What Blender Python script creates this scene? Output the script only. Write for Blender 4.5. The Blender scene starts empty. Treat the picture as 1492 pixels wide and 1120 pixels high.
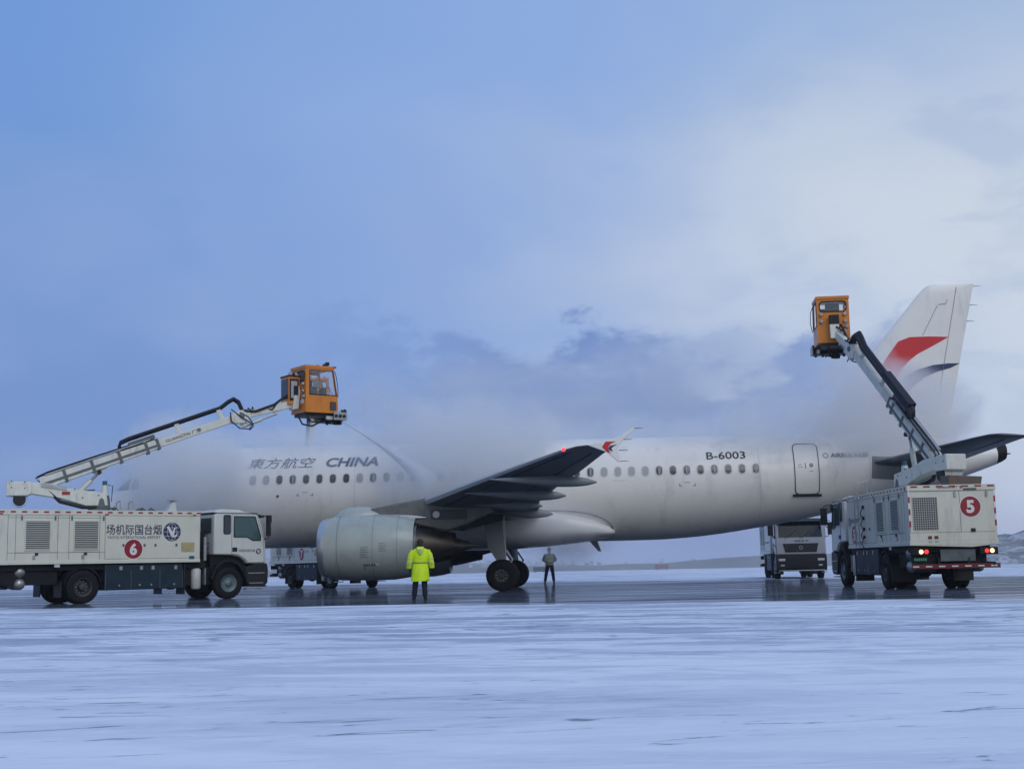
import bpy, bmesh, math, random
from math import sin, cos, pi, radians, sqrt
from mathutils import Vector, Matrix, Euler
random.seed(7)
S = bpy.context.scene
COL = S.collection

# ------------------------------------------------------------------ camera
cam_d = bpy.data.cameras.new('camera')
cam = bpy.data.objects.new('camera', cam_d); COL.objects.link(cam)
cam_d.sensor_fit = 'HORIZONTAL'; cam_d.sensor_width = 36.0
cam_d.lens = 1938.3 / 1492.0 * 36.0
cam_d.clip_start = 0.1; cam_d.clip_end = 6000
PITCH, ROLL = 7.741, 1.1628
cam.matrix_world = (Matrix.Translation((0, 0, 0.93)) @ Matrix.Rotation(radians(90 + PITCH), 4, 'X')
                    @ Matrix.Rotation(radians(-ROLL), 4, 'Z'))
S.camera = cam
HAZE = 0.00025

# ------------------------------------------------------------------ render settings
S.view_settings.view_transform = 'Standard'; S.view_settings.look = 'None'
S.view_settings.exposure = 0.0; S.view_settings.gamma = 1.0
S.view_settings.use_curve_mapping = False
cy = S.cycles
cy.max_bounces = 12; cy.diffuse_bounces = 3; cy.glossy_bounces = 3; cy.transmission_bounces = 4
cy.transparent_max_bounces = 12; cy.volume_bounces = 8
cy.volume_step_rate = 1.6; cy.volume_max_steps = 96
cy.caustics_reflective = False; cy.caustics_refractive = False
try: cy.use_denoising = True
except Exception: pass

# ------------------------------------------------------------------ node helper
class NT:
    def __init__(s, tree):
        s.t = tree; tree.nodes.clear()
    def n(s, ty, props=None, **inp):
        nd = s.t.nodes.new(ty)
        for k, v in (props or {}).items(): setattr(nd, k, v)
        for k, v in inp.items():
            key = int(k[1:]) if k[0] == 'i' and k[1:].isdigit() else k.replace('_', ' ')
            sock = nd.inputs[key]
            if isinstance(v, bpy.types.NodeSocket): s.t.links.new(v, sock)
            else: sock.default_value = v
        return nd
    def m(s, op, a, b=0.0, c=0.0, clamp=False):
        nd = s.n('ShaderNodeMath', {'operation': op, 'use_clamp': clamp}, i0=a, i1=b)
        if op in ('MULTIPLY_ADD', 'SMOOTH_MIN', 'SMOOTH_MAX', 'COMPARE'):
            if isinstance(c, bpy.types.NodeSocket): s.t.links.new(c, nd.inputs[2])
            else: nd.inputs[2].default_value = c
        return nd.outputs[0]
    def ramp(s, v, a, b, lo=0.0, hi=1.0, smooth=True):
        nd = s.n('ShaderNodeMapRange', {'interpolation_type': 'SMOOTHSTEP' if smooth else 'LINEAR'},
                 Value=v, From_Min=a, From_Max=b, To_Min=lo, To_Max=hi)
        return nd.outputs[0]
    def noise(s, vec, scale, detail=3.0, rough=0.5, dist=0.0):
        nd = s.n('ShaderNodeTexNoise', None, Vector=vec, Scale=scale, Detail=detail, Roughness=rough, Distortion=dist)
        return nd.outputs['Fac']
    def mix(s, f, a, b):
        nd = s.n('ShaderNodeMix', {'data_type': 'RGBA'})
        for sock, v in ((nd.inputs[0], f), (nd.inputs[6], a), (nd.inputs[7], b)):
            if isinstance(v, bpy.types.NodeSocket): s.t.links.new(v, sock)
            else: sock.default_value = v if not isinstance(v, tuple) else (tuple(v) + (1,))[:4]
        return nd.outputs[2]
    def xyz(s, vec):
        nd = s.n('ShaderNodeSeparateXYZ', None, Vector=vec); return nd.outputs
    def comb(s, x, y, z):
        return s.n('ShaderNodeCombineXYZ', None, X=x, Y=y, Z=z).outputs[0]
    def vmul(s, vec, k):
        return s.n('ShaderNodeVectorMath', {'operation': 'MULTIPLY'}, i0=vec, i1=k).outputs[0]

def srgb(r, g, b):
    f = lambda c: (c / 255 / 12.92) if c / 255 <= .04045 else ((c / 255 + .055) / 1.055) ** 2.4
    return (f(r), f(g), f(b))

# ------------------------------------------------------------------ world: winter dusk sky, blue with pale cloud to the right
W = bpy.data.worlds.new('World'); S.world = W; W.use_nodes = True
w = NT(W.node_tree)
tc = w.n('ShaderNodeTexCoord').outputs['Generated']
X_, Y_, Z_ = w.xyz(tc)[:3]
az = w.m('ARCTAN2', X_, Y_)
el = w.m('ARCSINE', Z_)
SUN_EL, SUN_AZ = radians(38), radians(150)
sky = w.n('ShaderNodeTexSky', {'sky_type': 'NISHITA', 'sun_disc': False, 'sun_elevation': SUN_EL,
                               'sun_rotation': SUN_AZ, 'air_density': 1.0, 'dust_density': 1.0, 'ozone_density': 2.0})
skyc = w.n('ShaderNodeMix', {'data_type': 'RGBA', 'blend_type': 'MULTIPLY'})
skyc.inputs[0].default_value = 1.0
W.node_tree.links.new(sky.outputs[0], skyc.inputs[6]); skyc.inputs[7].default_value = (.085, .085, .088, 1)
nv = w.comb(w.m('MULTIPLY', az, 1.0), w.m('MULTIPLY', el, 1.6), 0.3)
n1 = w.noise(nv, 3.2, 3, .5, .25)
n2 = w.noise(w.vmul(nv, (1, 1.5, 1)), 9.0, 5, .55, .4)
# clear blue of the upper sky, deeper and greyer towards the horizon
blue = w.mix(w.ramp(el, 0.0, 0.40), srgb(112, 140, 198) , srgb(114, 156, 219))
blue = w.mix(w.ramp(el, .45, 1.3), blue, srgb(122, 152, 214))
blue = w.mix(w.m('MULTIPLY', w.ramp(w.m('ADD', az, w.m('MULTIPLY', n1, .3)), -.25, .2), .6), blue, srgb(160, 187, 234))
# soft lavender cloud bank low on the left and centre
lav = w.m('MULTIPLY', w.ramp(w.m('ADD', n1, w.m('MULTIPLY', n2, .25)), .50, .78), w.ramp(el, .42, .12))
blue = w.mix(w.m('MULTIPLY', lav, .55), blue, srgb(152, 172, 216))
# pale cloud filling the right
edge = w.m('ADD', w.m('ADD', az, w.m('MULTIPLY', el, -.28)), w.m('ADD', w.m('MULTIPLY', w.m('SUBTRACT', n1, .5), .55), w.m('MULTIPLY', w.m('SUBTRACT', n2, .5), .14)))
cm = w.ramp(edge, -.10, .31)
cm = w.m('MULTIPLY', cm, w.ramp(az, 2.4, 1.2))
cloud = w.mix(w.ramp(el, -.02, .16), srgb(184, 193, 221), srgb(212, 221, 233))
cloud = w.mix(w.ramp(n2, .45, .7), cloud, srgb(192, 205, 226))
cloud = w.mix(w.ramp(el, .24, .46), cloud, srgb(160, 186, 222))
skyv = w.mix(w.m('MULTIPLY', cm, .95), blue, cloud)
n3 = w.noise(w.vmul(nv, (1, 1.0, 1)), 12.0, 7, .60, .15)
lowb = w.ramp(w.m('ADD', el, w.m('ADD', w.m('MULTIPLY', w.m('SUBTRACT', n3, .5), .26), w.m('MULTIPLY', w.m('SUBTRACT', n1, .5), .16))), .172, .140)
lowb = w.m('MULTIPLY', lowb, w.m('MULTIPLY', w.ramp(az, .37, .17), w.ramp(az, -.22, .06)))
skyv = w.mix(w.m('MULTIPLY', lowb, .92), skyv, srgb(110, 137, 196))
skyv = w.mix(w.m('MULTIPLY', w.m('MULTIPLY', w.ramp(el, .075, -.01), .6), w.ramp(az, .36, .22, .35, 1)), skyv, srgb(122, 142, 190))
# behind the camera: unseen sky, set bright and neutral to light the fuselage side
back = w.ramp(Y_, -.1, -.8)
skyv = w.mix(w.m('MULTIPLY', back, w.ramp(el, 1.15, .6)), skyv, srgb(182, 183, 184))
# below the horizon
fin = w.mix(.9, skyc.outputs[2], skyv)
bg = w.n('ShaderNodeBackground', None, Color=fin, Strength=1.0)
out = w.n('ShaderNodeOutputWorld'); W.node_tree.links.new(bg.outputs[0], out.inputs[0])

# ------------------------------------------------------------------ sun, weak and very soft behind cloud
sd = bpy.data.lights.new('sun', 'SUN'); sd.energy = 1.0; sd.angle = radians(45)
sun = bpy.data.objects.new('sun', sd); COL.objects.link(sun)
sdir = Vector((sin(SUN_AZ) * cos(SUN_EL), cos(SUN_AZ) * cos(SUN_EL), sin(SUN_EL)))
sun.rotation_euler = sdir.to_track_quat('Z', 'Y').to_euler()
sun.location = (0, -20, 40)

# ------------------------------------------------------------------ materials
MATS = {}
def mat(name, col, rough=.5, metal=0.0, var=.0, vscale=3.0, spec=.5, emit=None, estr=0, dirt=None, alpha=1.0, coat=0.0, bump=0.0, bscale=20., trans=0.0):
    if name in MATS: return MATS[name]
    M = bpy.data.materials.new(name); M.use_nodes = True
    t = NT(M.node_tree)
    P = t.n('ShaderNodeBsdfPrincipled'); o = t.n('ShaderNodeOutputMaterial'); M.node_tree.links.new(P.outputs[0], o.inputs[0])
    P.inputs['Roughness'].default_value = rough; P.inputs['Metallic'].default_value = metal
    P.inputs['Specular IOR Level'].default_value = spec
    P.inputs['Alpha'].default_value = alpha
    P.inputs['Coat Weight'].default_value = coat
    P.inputs['Transmission Weight'].default_value = trans
    c = tuple(col) + (1,)
    tco = t.n('ShaderNodeTexCoord').outputs['Object']
    if var > 0 or dirt:
        n = t.noise(tco, vscale, 5, .6, .2)
        cc = t.mix(t.ramp(n, .3, .7), tuple(max(0, x * (1 - var)) for x in col), tuple(min(1, x * (1 + var)) for x in col))
        if dirt:
            n2 = t.noise(t.vmul(tco, (1.0, 1.0, .25)), vscale * 2.2, 6, .65, .3)
            cc = t.mix(t.m('MULTIPLY', t.ramp(n2, .52, .74), .6), cc, dirt)
        M.node_tree.links.new(cc, P.inputs['Base Color'])
        M.node_tree.links.new(t.ramp(n, .2, .8, max(.02, rough - .08), rough + .08), P.inputs['Roughness'])
    else: P.inputs['Base Color'].default_value = c
    if bump > 0:
        b = t.n('ShaderNodeBump', None, Height=t.noise(tco, bscale, 4, .6), Strength=bump, Distance=.02)
        M.node_tree.links.new(b.outputs[0], P.inputs['Normal'])
    if emit:
        P.inputs['Emission Color'].default_value = tuple(emit) + (1,); P.inputs['Emission Strength'].default_value = estr
    MATS[name] = M
    return M

mat('aircraft white', (.78, .775, .745), .32, var=.03, vscale=.6, dirt=(.52, .53, .52), coat=.25)
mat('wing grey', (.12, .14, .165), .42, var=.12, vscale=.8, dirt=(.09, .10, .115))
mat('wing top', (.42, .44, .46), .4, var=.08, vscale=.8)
mat('fairing grey', (.18, .205, .22), .38, var=.08, vscale=1.2)
mat('nacelle grey', (.36, .415, .40), .3, var=.06, vscale=1.0, dirt=(.27, .30, .30), coat=.3)
mat('lip metal', (.60, .62, .64), .38, metal=.8)
mat('slat grey', (.40, .42, .44), .5)
mat('dark metal', (.10, .095, .09), .4, metal=.7, var=.2)
mat('exhaust metal', (.07, .06, .052), .38, metal=.85, var=.2)
mat('strut grey', (.42, .44, .46), .4, var=.1)
mat('tyre', (.009, .009, .010), .8, spec=.22, var=.2, bump=.3)
mat('rim', (.045, .047, .052), .55, metal=.2, var=.3)
mat('rim teal', (.10, .15, .17), .5, metal=.2, var=.3)
mat('truck cream', (.62, .63, .54), .42, var=.04, vscale=1.2, dirt=(.40, .41, .37), coat=.1)
mat('cab white', (.60, .62, .59), .35, var=.03, vscale=1.2, dirt=(.42, .44, .44), coat=.3)
mat('cab white shaded', (.34, .36, .40), .4, var=.05, coat=.2)  # cab white darkened: shade on the far truck put into its colour
mat('chassis black', (.009, .010, .012), .6, spec=.22, var=.3)
mat('skirt navy', (.013, .028, .046), .5, spec=.22, var=.15)
mat('trim black', (.02, .021, .024), .45, spec=.22)
mat('seam', (.10, .11, .11), .7)
mat('glass dark', (.012, .022, .030), .06, spec=.8)
mat('glass teal', (.03, .085, .09), .06, spec=.8)
mat('glass clear', (.55, .62, .66), .05, alpha=.18, spec=.6)
mat('cabin window glass', (.045, .055, .065), .12, spec=.7)
mat('window shade and glint', (.36, .37, .40), .4)
mat('window frame', (.56, .565, .56), .4)
mat('pylon dark', (.12, .13, .125), .5, var=.15, dirt=(.06, .065, .06))
mat('fine seam', (.42, .42, .41), .5)
mat('orange', (.62, .195, .006), .38, var=.06, vscale=2, dirt=(.36, .13, .02), coat=.2)
mat('red mark', (.27, .006, .014), .45)
mat('red tape', (.30, .012, .02), .4)
mat('white tape', (.7, .7, .7), .4)
mat('navy mark', (.018, .03, .085), .45)
mat('black mark', (.02, .02, .025), .5)
mat('brand blue', (.075, .105, .20), .45)
mat('fin red', (.55, .012, .02), .4)
mat('fin navy', (.01, .03, .11), .4)
mat('tail grey mark', (.17, .18, .22), .5)
mat('yellow placard', (.40, .34, .17), .5, var=.1)
mat('blue placard', (.02, .10, .17), .5)
mat('boom grey', (.60, .615, .565), .4, metal=.1, var=.06, dirt=(.25, .27, .27))
mat('boom dark', (.09, .11, .12), .5, var=.2)
mat('hose', (.018, .02, .03), .5, spec=.22)
mat('steel', (.35, .37, .38), .35, metal=.6, var=.15)
mat('tank white', (.5, .53, .53), .4, var=.08)
mat('louvre dark', (.05, .055, .055), .6)
mat('louvre slat', (.42, .44, .41), .45)
mat('brown fairing', (.10, .07, .055), .6, var=.15)
mat('hivis', (.62, .90, .006), .6, var=.08, vscale=6, bump=.6, bscale=7)
mat('hivis dull', (.20, .26, .10), .6, var=.1)  # darker, greyer tone of the high-visibility yellow
mat('reflective', (.55, .58, .50), .35)
mat('trousers', (.012, .018, .035), .8, spec=.22, var=.2)
mat('boots', (.012, .012, .014), .6, spec=.22)
mat('skin', (.35, .22, .16), .5)
mat('hair', (.02, .012, .012), .7)
mat('plate green', (.03, .32, .16), .5)
mat('red lamp', (.5, .01, .01), .3, emit=(1, .05, .04), estr=1.2)
mat('pale lamp', (.9, .7, .4), .3, emit=(1, .62, .30), estr=2.8)
mat('nav red', (.9, .02, .02), .3, emit=(1, .02, .03), estr=5)
mat('lamp glass', (.55, .58, .6), .1)
mat('rust red', (.12, .008, .012), .6)

# ------------------------------------------------------------------ mesh builder
class MB:
    def __init__(s): s.v = []; s.f = []; s.k = []; s.mats = []
    def mi(s, m):
        if m not in s.mats: s.mats.append(m)
        return s.mats.index(m)
    def add(s, vs, fs, m, M=None):
        b = len(s.v); k = s.mi(m)
        for p in vs:
            p = Vector(p); s.v.append(M @ p if M else p)
        for f in fs: s.f.append([b + i for i in f]); s.k.append(k)
        return s
    def box(s, x0, x1, y0, y1, z0, z1, m, M=None):
        return s.add([(x, y, z) for x in (x0, x1) for y in (y0, y1) for z in (z0, z1)],
                     [(0, 1, 3, 2), (4, 6, 7, 5), (0, 4, 5, 1), (2, 3, 7, 6), (0, 2, 6, 4), (1, 5, 7, 3)], m, M)
    def prism(s, pts, axis, a, b, m, M=None):
        n = len(pts)
        def mk(p, t):
            if axis == 'y': return (p[0], t, p[1])
            if axis == 'x': return (t, p[0], p[1])
            return (p[0], p[1], t)
        vs = [mk(p, a) for p in pts] + [mk(p, b) for p in pts]
        fs = [tuple(range(n)), tuple(range(2 * n - 1, n - 1, -1))] + [(i, (i + 1) % n + 0, (i + 1) % n + n, i + n) for i in range(n)]
        return s.add(vs, fs, m, M)
    def cyl(s, p0, p1, r0, r1=None, n=16, m='steel', M=None, caps=True):
        return s.tube([p0, p1], [r0, r0 if r1 is None else r1], n, m, M, caps)
    def tube(s, pts, r, n=8, m='hose', M=None, caps=True):
        pts = [Vector(p) for p in pts]; N = len(pts)
        if not isinstance(r, (list, tuple)): r = [r] * N
        vs = []; prev = None
        for i, p in enumerate(pts):
            d = (pts[min(i + 1, N - 1)] - pts[max(i - 1, 0)]).normalized()
            if prev is None:
                a = d.orthogonal().normalized()
            else:
                a = prev - d * prev.dot(d)
                a = a.normalized() if a.length > 1e-6 else d.orthogonal().normalized()
            prev = a; b = d.cross(a)
            for j in range(n):
                t = 2 * pi * j / n; vs.append(p + (a * cos(t) + b * sin(t)) * r[i])
        fs = [(i * n + j, i * n + (j + 1) % n, (i + 1) * n + (j + 1) % n, (i + 1) * n + j) for i in range(N - 1) for j in range(n)]
        if caps: fs += [tuple(range(n - 1, -1, -1)), tuple((N - 1) * n + j for j in range(n))]
        return s.add(vs, fs, m, M)
    def lathe(s, prof, o, axis, n=32, m='steel', M=None):
        # prof: (t, r) along axis from o
        o = Vector(o); d = Vector(axis).normalized(); a = d.orthogonal().normalized(); b = d.cross(a)
        vs = [o + d * t + (a * cos(2 * pi * j / n) + b * sin(2 * pi * j / n)) * r for t, r in prof for j in range(n)]
        N = len(prof)
        fs = [(i * n + j, i * n + (j + 1) % n, (i + 1) * n + (j + 1) % n, (i + 1) * n + j) for i in range(N - 1) for j in range(n)]
        return s.add(vs, fs, m, M)
    def loft(s, secs, m, closed=True, caps=True, M=None):
        n = len(secs[0]); N = len(secs)
        vs = [p for sec in secs for p in sec]
        jr = range(n) if closed else range(n - 1)
        fs = [(i * n + j, i * n + (j + 1) % n, (i + 1) * n + (j + 1) % n, (i + 1) * n + j) for i in range(N - 1) for j in jr]
        if caps and closed: fs += [tuple(range(n - 1, -1, -1)), tuple((N - 1) * n + j for j in range(n))]
        return s.add(vs, fs, m, M)
    def sphere(s, c, r, m, n=12, sc=(1, 1, 1), M=None):
        c = Vector(c); vs = []; R = n // 2
        for i in range(R + 1):
            ph = pi * i / R
            for j in range(n):
                t = 2 * pi * j / n
                vs.append(c + Vector((sin(ph) * cos(t) * sc[0], sin(ph) * sin(t) * sc[1], cos(ph) * sc[2])) * r)
        fs = [(i * n + j, i * n + (j + 1) % n, (i + 1) * n + (j + 1) % n, (i + 1) * n + j) for i in range(R) for j in range(n)]
        return s.add(vs, fs, m, M)
    def build(s, name, parent=None, smooth=True, bevel=0.0, clean=True, ang=35):
        me = bpy.data.meshes.new(name)
        me.from_pydata([tuple(p) for p in s.v], [], s.f)
        for mm in s.mats: me.materials.append(MATS[mm])
        me.polygons.foreach_set('material_index', s.k)
        if clean:
            bm = bmesh.new(); bm.from_mesh(me)
            bmesh.ops.remove_doubles(bm, verts=bm.verts, dist=1e-5)
            bmesh.ops.dissolve_degenerate(bm, dist=1e-6, edges=bm.edges)
            bmesh.ops.recalc_face_normals(bm, faces=bm.faces)
            bm.to_mesh(me); bm.free()
        if smooth:
            me.polygons.foreach_set('use_smooth', [True] * len(me.polygons))
            me.set_sharp_from_angle(angle=radians(ang))
        me.update()
        o = bpy.data.objects.new(name, me); COL.objects.link(o)
        if parent: o.parent = parent
        if bevel > 0:
            b = o.modifiers.new('bevel', 'BEVEL'); b.width = bevel; b.segments = 2; b.limit_method = 'ANGLE'; b.angle_limit = radians(50)
        return o

def empty(name, loc, rz, label, cat, group=None):
    o = bpy.data.objects.new(name, None); COL.objects.link(o); o.location = loc; o.rotation_euler = (0, 0, rz)
    o.empty_display_size = .3
    o['label'] = label; o['category'] = cat
    if group: o['group'] = group
    return o
def tag(o, label=None, cat=None, group=None, kind=None):
    if label: o['label'] = label
    if cat: o['category'] = cat
    if group: o['group'] = group
    if kind: o['kind'] = kind
    return o

# text / decals as 2D bmesh, cut into small pieces and mapped on a surface
def text_bm(txt, h, bold=0.0, shear=0.0, align='LEFT', space=1.0, width=None):
    c = bpy.data.curves.new('txt', 'FONT'); c.body = txt; c.size = 1.0; c.offset = bold; c.shear = shear
    c.space_character = space; c.fill_mode = 'FRONT'; c.resolution_u = 3
    o = bpy.data.objects.new('txt', c); COL.objects.link(o); bpy.context.view_layer.update()
    me = bpy.data.meshes.new_from_object(o.evaluated_get(bpy.context.evaluated_depsgraph_get()))
    bpy.data.objects.remove(o); bpy.data.curves.remove(c)
    bm = bmesh.new(); bm.from_mesh(me); bpy.data.meshes.remove(me)
    xs = [v.co.x for v in bm.verts]; ys = [v.co.y for v in bm.verts]
    x0, x1, y0, y1 = min(xs), max(xs), min(ys), max(ys)
    k = h / (y1 - y0); kx = k if width is None else width / (x1 - x0)
    off = x0 if align == 'LEFT' else (x0 + x1) / 2
    for v in bm.verts: v.co = Vector(((v.co.x - off) * kx, (v.co.y - y0) * k, 0))
    return bm
def poly_bm(polys):
    bm = bmesh.new()
    for pts in polys:
        f = bm.faces.new([bm.verts.new((p[0], p[1], 0)) for p in pts])
    bmesh.ops.triangulate(bm, faces=bm.faces)
    return bm
def ring_bm(outer, inner):
    bm = bmesh.new(); n = len(outer)
    a = [bm.verts.new((p[0], p[1], 0)) for p in outer]; b = [bm.verts.new((p[0], p[1], 0)) for p in inner]
    for i in range(n): bm.faces.new((a[i], a[(i + 1) % n], b[(i + 1) % n], b[i]))
    return bm
def slice_bm(bm, step, stepx=None):
    ys = [v.co.y for v in bm.verts]; xs = [v.co.x for v in bm.verts]
    def cut(lo, hi, st, no):
        t = math.floor(lo / st) * st + st
        while t < hi:
            co = (0, t, 0) if no[1] else (t, 0, 0)
            bmesh.ops.bisect_plane(bm, geom=bm.verts[:] + bm.edges[:] + bm.faces[:], plane_co=co, plane_no=no)
            t += st
    cut(min(ys), max(ys), step, (0, 1, 0))
    if stepx: cut(min(xs), max(xs), stepx, (1, 0, 0))
def decal(name, bm, fn, matn, parent, step=None, stepx=None):
    if step: slice_bm(bm, step, stepx)
    for v in bm.verts: v.co = Vector(fn(v.co.x, v.co.y))
    me = bpy.data.meshes.new(name); bm.to_mesh(me); bm.free()
    me.materials.append(MATS[matn]); me.update()
    o = bpy.data.objects.new(name, me); COL.objects.link(o); o.parent = parent
    return o
def rrect(cx, cz, w_, h_, r, n=5):
    pts = []
    for qx, qz, a0 in ((1, 1, 0), (-1, 1, 90), (-1, -1, 180), (1, -1, 270)):
        for i in range(n + 1):
            a = radians(a0 + 90 * i / n); pts.append((cx + qx * (w_ / 2 - r) + r * cos(a), cz + qz * (h_ / 2 - r) + r * sin(a)))
    return pts
def circ(cx, cz, r, n=32, sx=1.0): return [(cx + r * sx * cos(2 * pi * i / n), cz + r * sin(2 * pi * i / n)) for i in range(n)]

# ================================================================== SETTING
def setmat(name, build):
    M = bpy.data.materials.new(name); M.use_nodes = True
    t = NT(M.node_tree); o = t.n('ShaderNodeOutputMaterial')
    build(t, o); MATS[name] = M; return M
def snow_col(t, g):
    # wind-swept thin snow over grey-blue ice; streaks run along x
    def rot(v, deg): return t.n('ShaderNodeVectorRotate', {'rotation_type': 'Z_AXIS'}, Vector=v, Angle=radians(deg)).outputs[0]
    ga, gb = rot(g, 9), rot(g, -7)
    a = t.noise(t.vmul(g, (.16, .60, 1)), 1.0, 6, .62, 1.3)
    b = t.noise(t.vmul(gb, (.9, 3.2, 1)), 1.0, 6, .62, 1.6)
    c = t.noise(t.vmul(g, (.03, .11, 1)), 1.0, 4, .55, .4)
    d = t.noise(t.vmul(g, (5.0, 16.0, 1)), 1.0, 4, .6)
    s = t.m('ADD', t.m('MULTIPLY', a, .45), t.m('ADD', t.m('MULTIPLY', b, .22), t.m('MULTIPLY', c, .33)))
    col = t.mix(t.ramp(s, .36, .60), (.60, .67, .79), (.80, .855, .935))
    Yn = t.ramp(t.xyz(g)[1], 6, 18, .45, 1)
    col = t.mix(t.m('MULTIPLY', t.m('MULTIPLY', t.ramp(s, .46, .37), .75), Yn), col, (.30, .36, .45))
    col = t.mix(t.m('MULTIPLY', t.ramp(t.m('ADD', b, t.m('MULTIPLY', t.m('SUBTRACT', c, .5), .5)), .40, .33), .85), col, (.15, .19, .25))
    # thin curved drift lines and tracks, strongest close to the apron
    e = t.noise(t.vmul(ga, (.08, .22, 1)), 1.0, 3, .5, 2.0); e2 = t.noise(t.vmul(ga, (.22, .8, 1)), 1.0, 4, .6, 1.8)
    rid = t.ramp(t.m('ABSOLUTE', t.m('SUBTRACT', e, .5)), .022, .004); rid2 = t.ramp(t.m('ABSOLUTE', t.m('SUBTRACT', e2, .5)), .030, .006)
    Yg = t.xyz(g)[1]; band = t.m('MULTIPLY', t.ramp(Yg, 9, 22), t.ramp(a, .42, .56))
    col = t.mix(t.m('MULTIPLY', t.m('MAXIMUM', rid, t.m('MULTIPLY', rid2, .8)), t.m('MULTIPLY', band, .9)), col, (.20, .26, .37))
    pt = t.noise(t.vmul(ga, (.35, 1.1, 1)), 1.0, 5, .7, .5)
    big = t.noise(t.vmul(g, (.09, .16, 1)), 1.0, 3, .5, .5)
    pt = t.m('ADD', pt, t.m('MULTIPLY', t.m('SUBTRACT', big, .5), .45))
    col = t.mix(t.m('MULTIPLY', t.m('MULTIPLY', t.ramp(pt, .475, .58), t.ramp(Yg, 7, 20, .12, 1)), .75), col, (.28, .35, .48))
    col = t.mix(t.m('MULTIPLY', t.ramp(d, .50, .72), .35), col, (.88, .92, .97))
    return col, s, d
def b_snow(t, o):
    g = t.n('ShaderNodeNewGeometry').outputs['Position']
    col, s, d = snow_col(t, g)
    P = t.n('ShaderNodeBsdfPrincipled'); t.t.links.new(col, P.inputs['Base Color'])
    t.t.links.new(t.ramp(s, .36, .55, .42, .8), P.inputs['Roughness'])
    P.inputs['Specular IOR Level'].default_value = .25
    bp = t.n('ShaderNodeBump', None, Height=t.m('ADD', t.m('MULTIPLY', s, 2.0), t.m('MULTIPLY', d, .3)), Strength=.35, Distance=.05)
    t.t.links.new(bp.outputs[0], P.inputs['Normal']); t.t.links.new(P.outputs[0], o.inputs[0])
setmat('snow', b_snow)
def line_y(t, x, pts):
    # piecewise linear y(x) as nested max/min of lines; only two points used per line
    (x0, y0), (x1, y1) = pts
    k = (y1 - y0) / (x1 - x0)
    return t.m('MULTIPLY_ADD', x, k, y0 - k * x0)
def b_wet(t, o):
    g = t.n('ShaderNodeNewGeometry').outputs['Position']
    X, Y, Z = t.xyz(g)[:3]
    col, s, d = snow_col(t, g)
    a = t.noise(t.vmul(g, (.07, .9, 1)), 1.0, 6, .65, .5)
    b = t.noise(t.vmul(g, (.35, 2.6, 1)), 1.0, 6, .6, .4)
    p = t.m('ADD', t.m('MULTIPLY', a, .6), t.m('MULTIPLY', b, .4))
    near = t.m('SUBTRACT', Y, line_y(t, X, ((-13.8, 36.6), (10.1, 28.2))))
    far = t.m('SUBTRACT', line_y(t, X, ((-4.3, 78.0), (23.2, 63.0))), Y)
    e = t.m('MINIMUM', t.m('MULTIPLY', near, .30), t.m('MULTIPLY', far, .12))
    left = t.ramp(X, -22, -12, -.16, 0)
    k = t.m('ADD', t.m('ADD', p, left), t.m('MULTIPLY', t.m('MINIMUM', e, 1.0), .24))
    wet = t.ramp(k, .52, .60)
    fs = t.noise(t.vmul(g, (.10, 2.6, 1)), 1.0, 6, .65, .5)
    slush = t.m('MAXIMUM', t.ramp(k, .64, .57), t.ramp(fs, .46, .56))
    asp = t.mix(t.ramp(b, .35, .65), (.014, .017, .022), (.034, .04, .05))
    asp = t.mix(t.m('MULTIPLY', slush, .28), asp, (.20, .27, .40))
    P = t.n('ShaderNodeBsdfPrincipled'); t.t.links.new(asp, P.inputs['Base Color'])
    t.t.links.new(t.ramp(b, .3, .75, .025, .16), P.inputs['Roughness'])
    P.inputs['IOR'].default_value = 1.33
    fd = t.noise(t.vmul(g, (.06, 1.5, 1)), 1.0, 6, .7, .6)
    t.t.links.new(t.ramp(fd, .42, .56, .10, .5), P.inputs['Specular IOR Level'])
    bp = t.n('ShaderNodeBump', None, Height=t.noise(t.vmul(g, (2.0, 5.0, 1)), 1.0, 4, .6), Strength=.05, Distance=.01)
    t.t.links.new(bp.outputs[0], P.inputs['Normal'])
    Q = t.n('ShaderNodeBsdfPrincipled'); t.t.links.new(col, Q.inputs['Base Color']); Q.inputs['Roughness'].default_value = .6
    Q.inputs['Specular IOR Level'].default_value = .25
    D_ = t.n('ShaderNodeBsdfPrincipled', None, Roughness=.75); t.t.links.new(asp, D_.inputs['Base Color']); D_.inputs['Specular IOR Level'].default_value = .15
    film = t.n('ShaderNodeMixShader', None, i0=t.ramp(fd, .42, .57, .10, .85), i1=D_.outputs[0], i2=P.outputs[0])
    mx = t.n('ShaderNodeMixShader', None, i0=wet, i1=Q.outputs[0], i2=film.outputs[0])
    t.t.links.new(mx.outputs[0], o.inputs[0])
setmat('wet apron', b_wet)
def b_bank(t, o):
    g = t.n('ShaderNodeNewGeometry').outputs['Position']
    n = t.noise(t.vmul(g, (.25, .25, .9)), 1.0, 6, .7, .5); n2 = t.noise(t.vmul(g, (1.1, 1.1, 2.6)), 1.0, 5, .7)
    col = t.mix(t.ramp(t.m('ADD', t.m('MULTIPLY', n, .6), t.m('MULTIPLY', n2, .4)), .47, .60), (.07, .078, .082), (.42, .46, .50))
    P = t.n('ShaderNodeBsdfPrincipled', None, Roughness=.9); t.t.links.new(col, P.inputs['Base Color']); t.t.links.new(P.outputs[0], o.inputs[0])
setmat('bank', b_bank)
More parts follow.
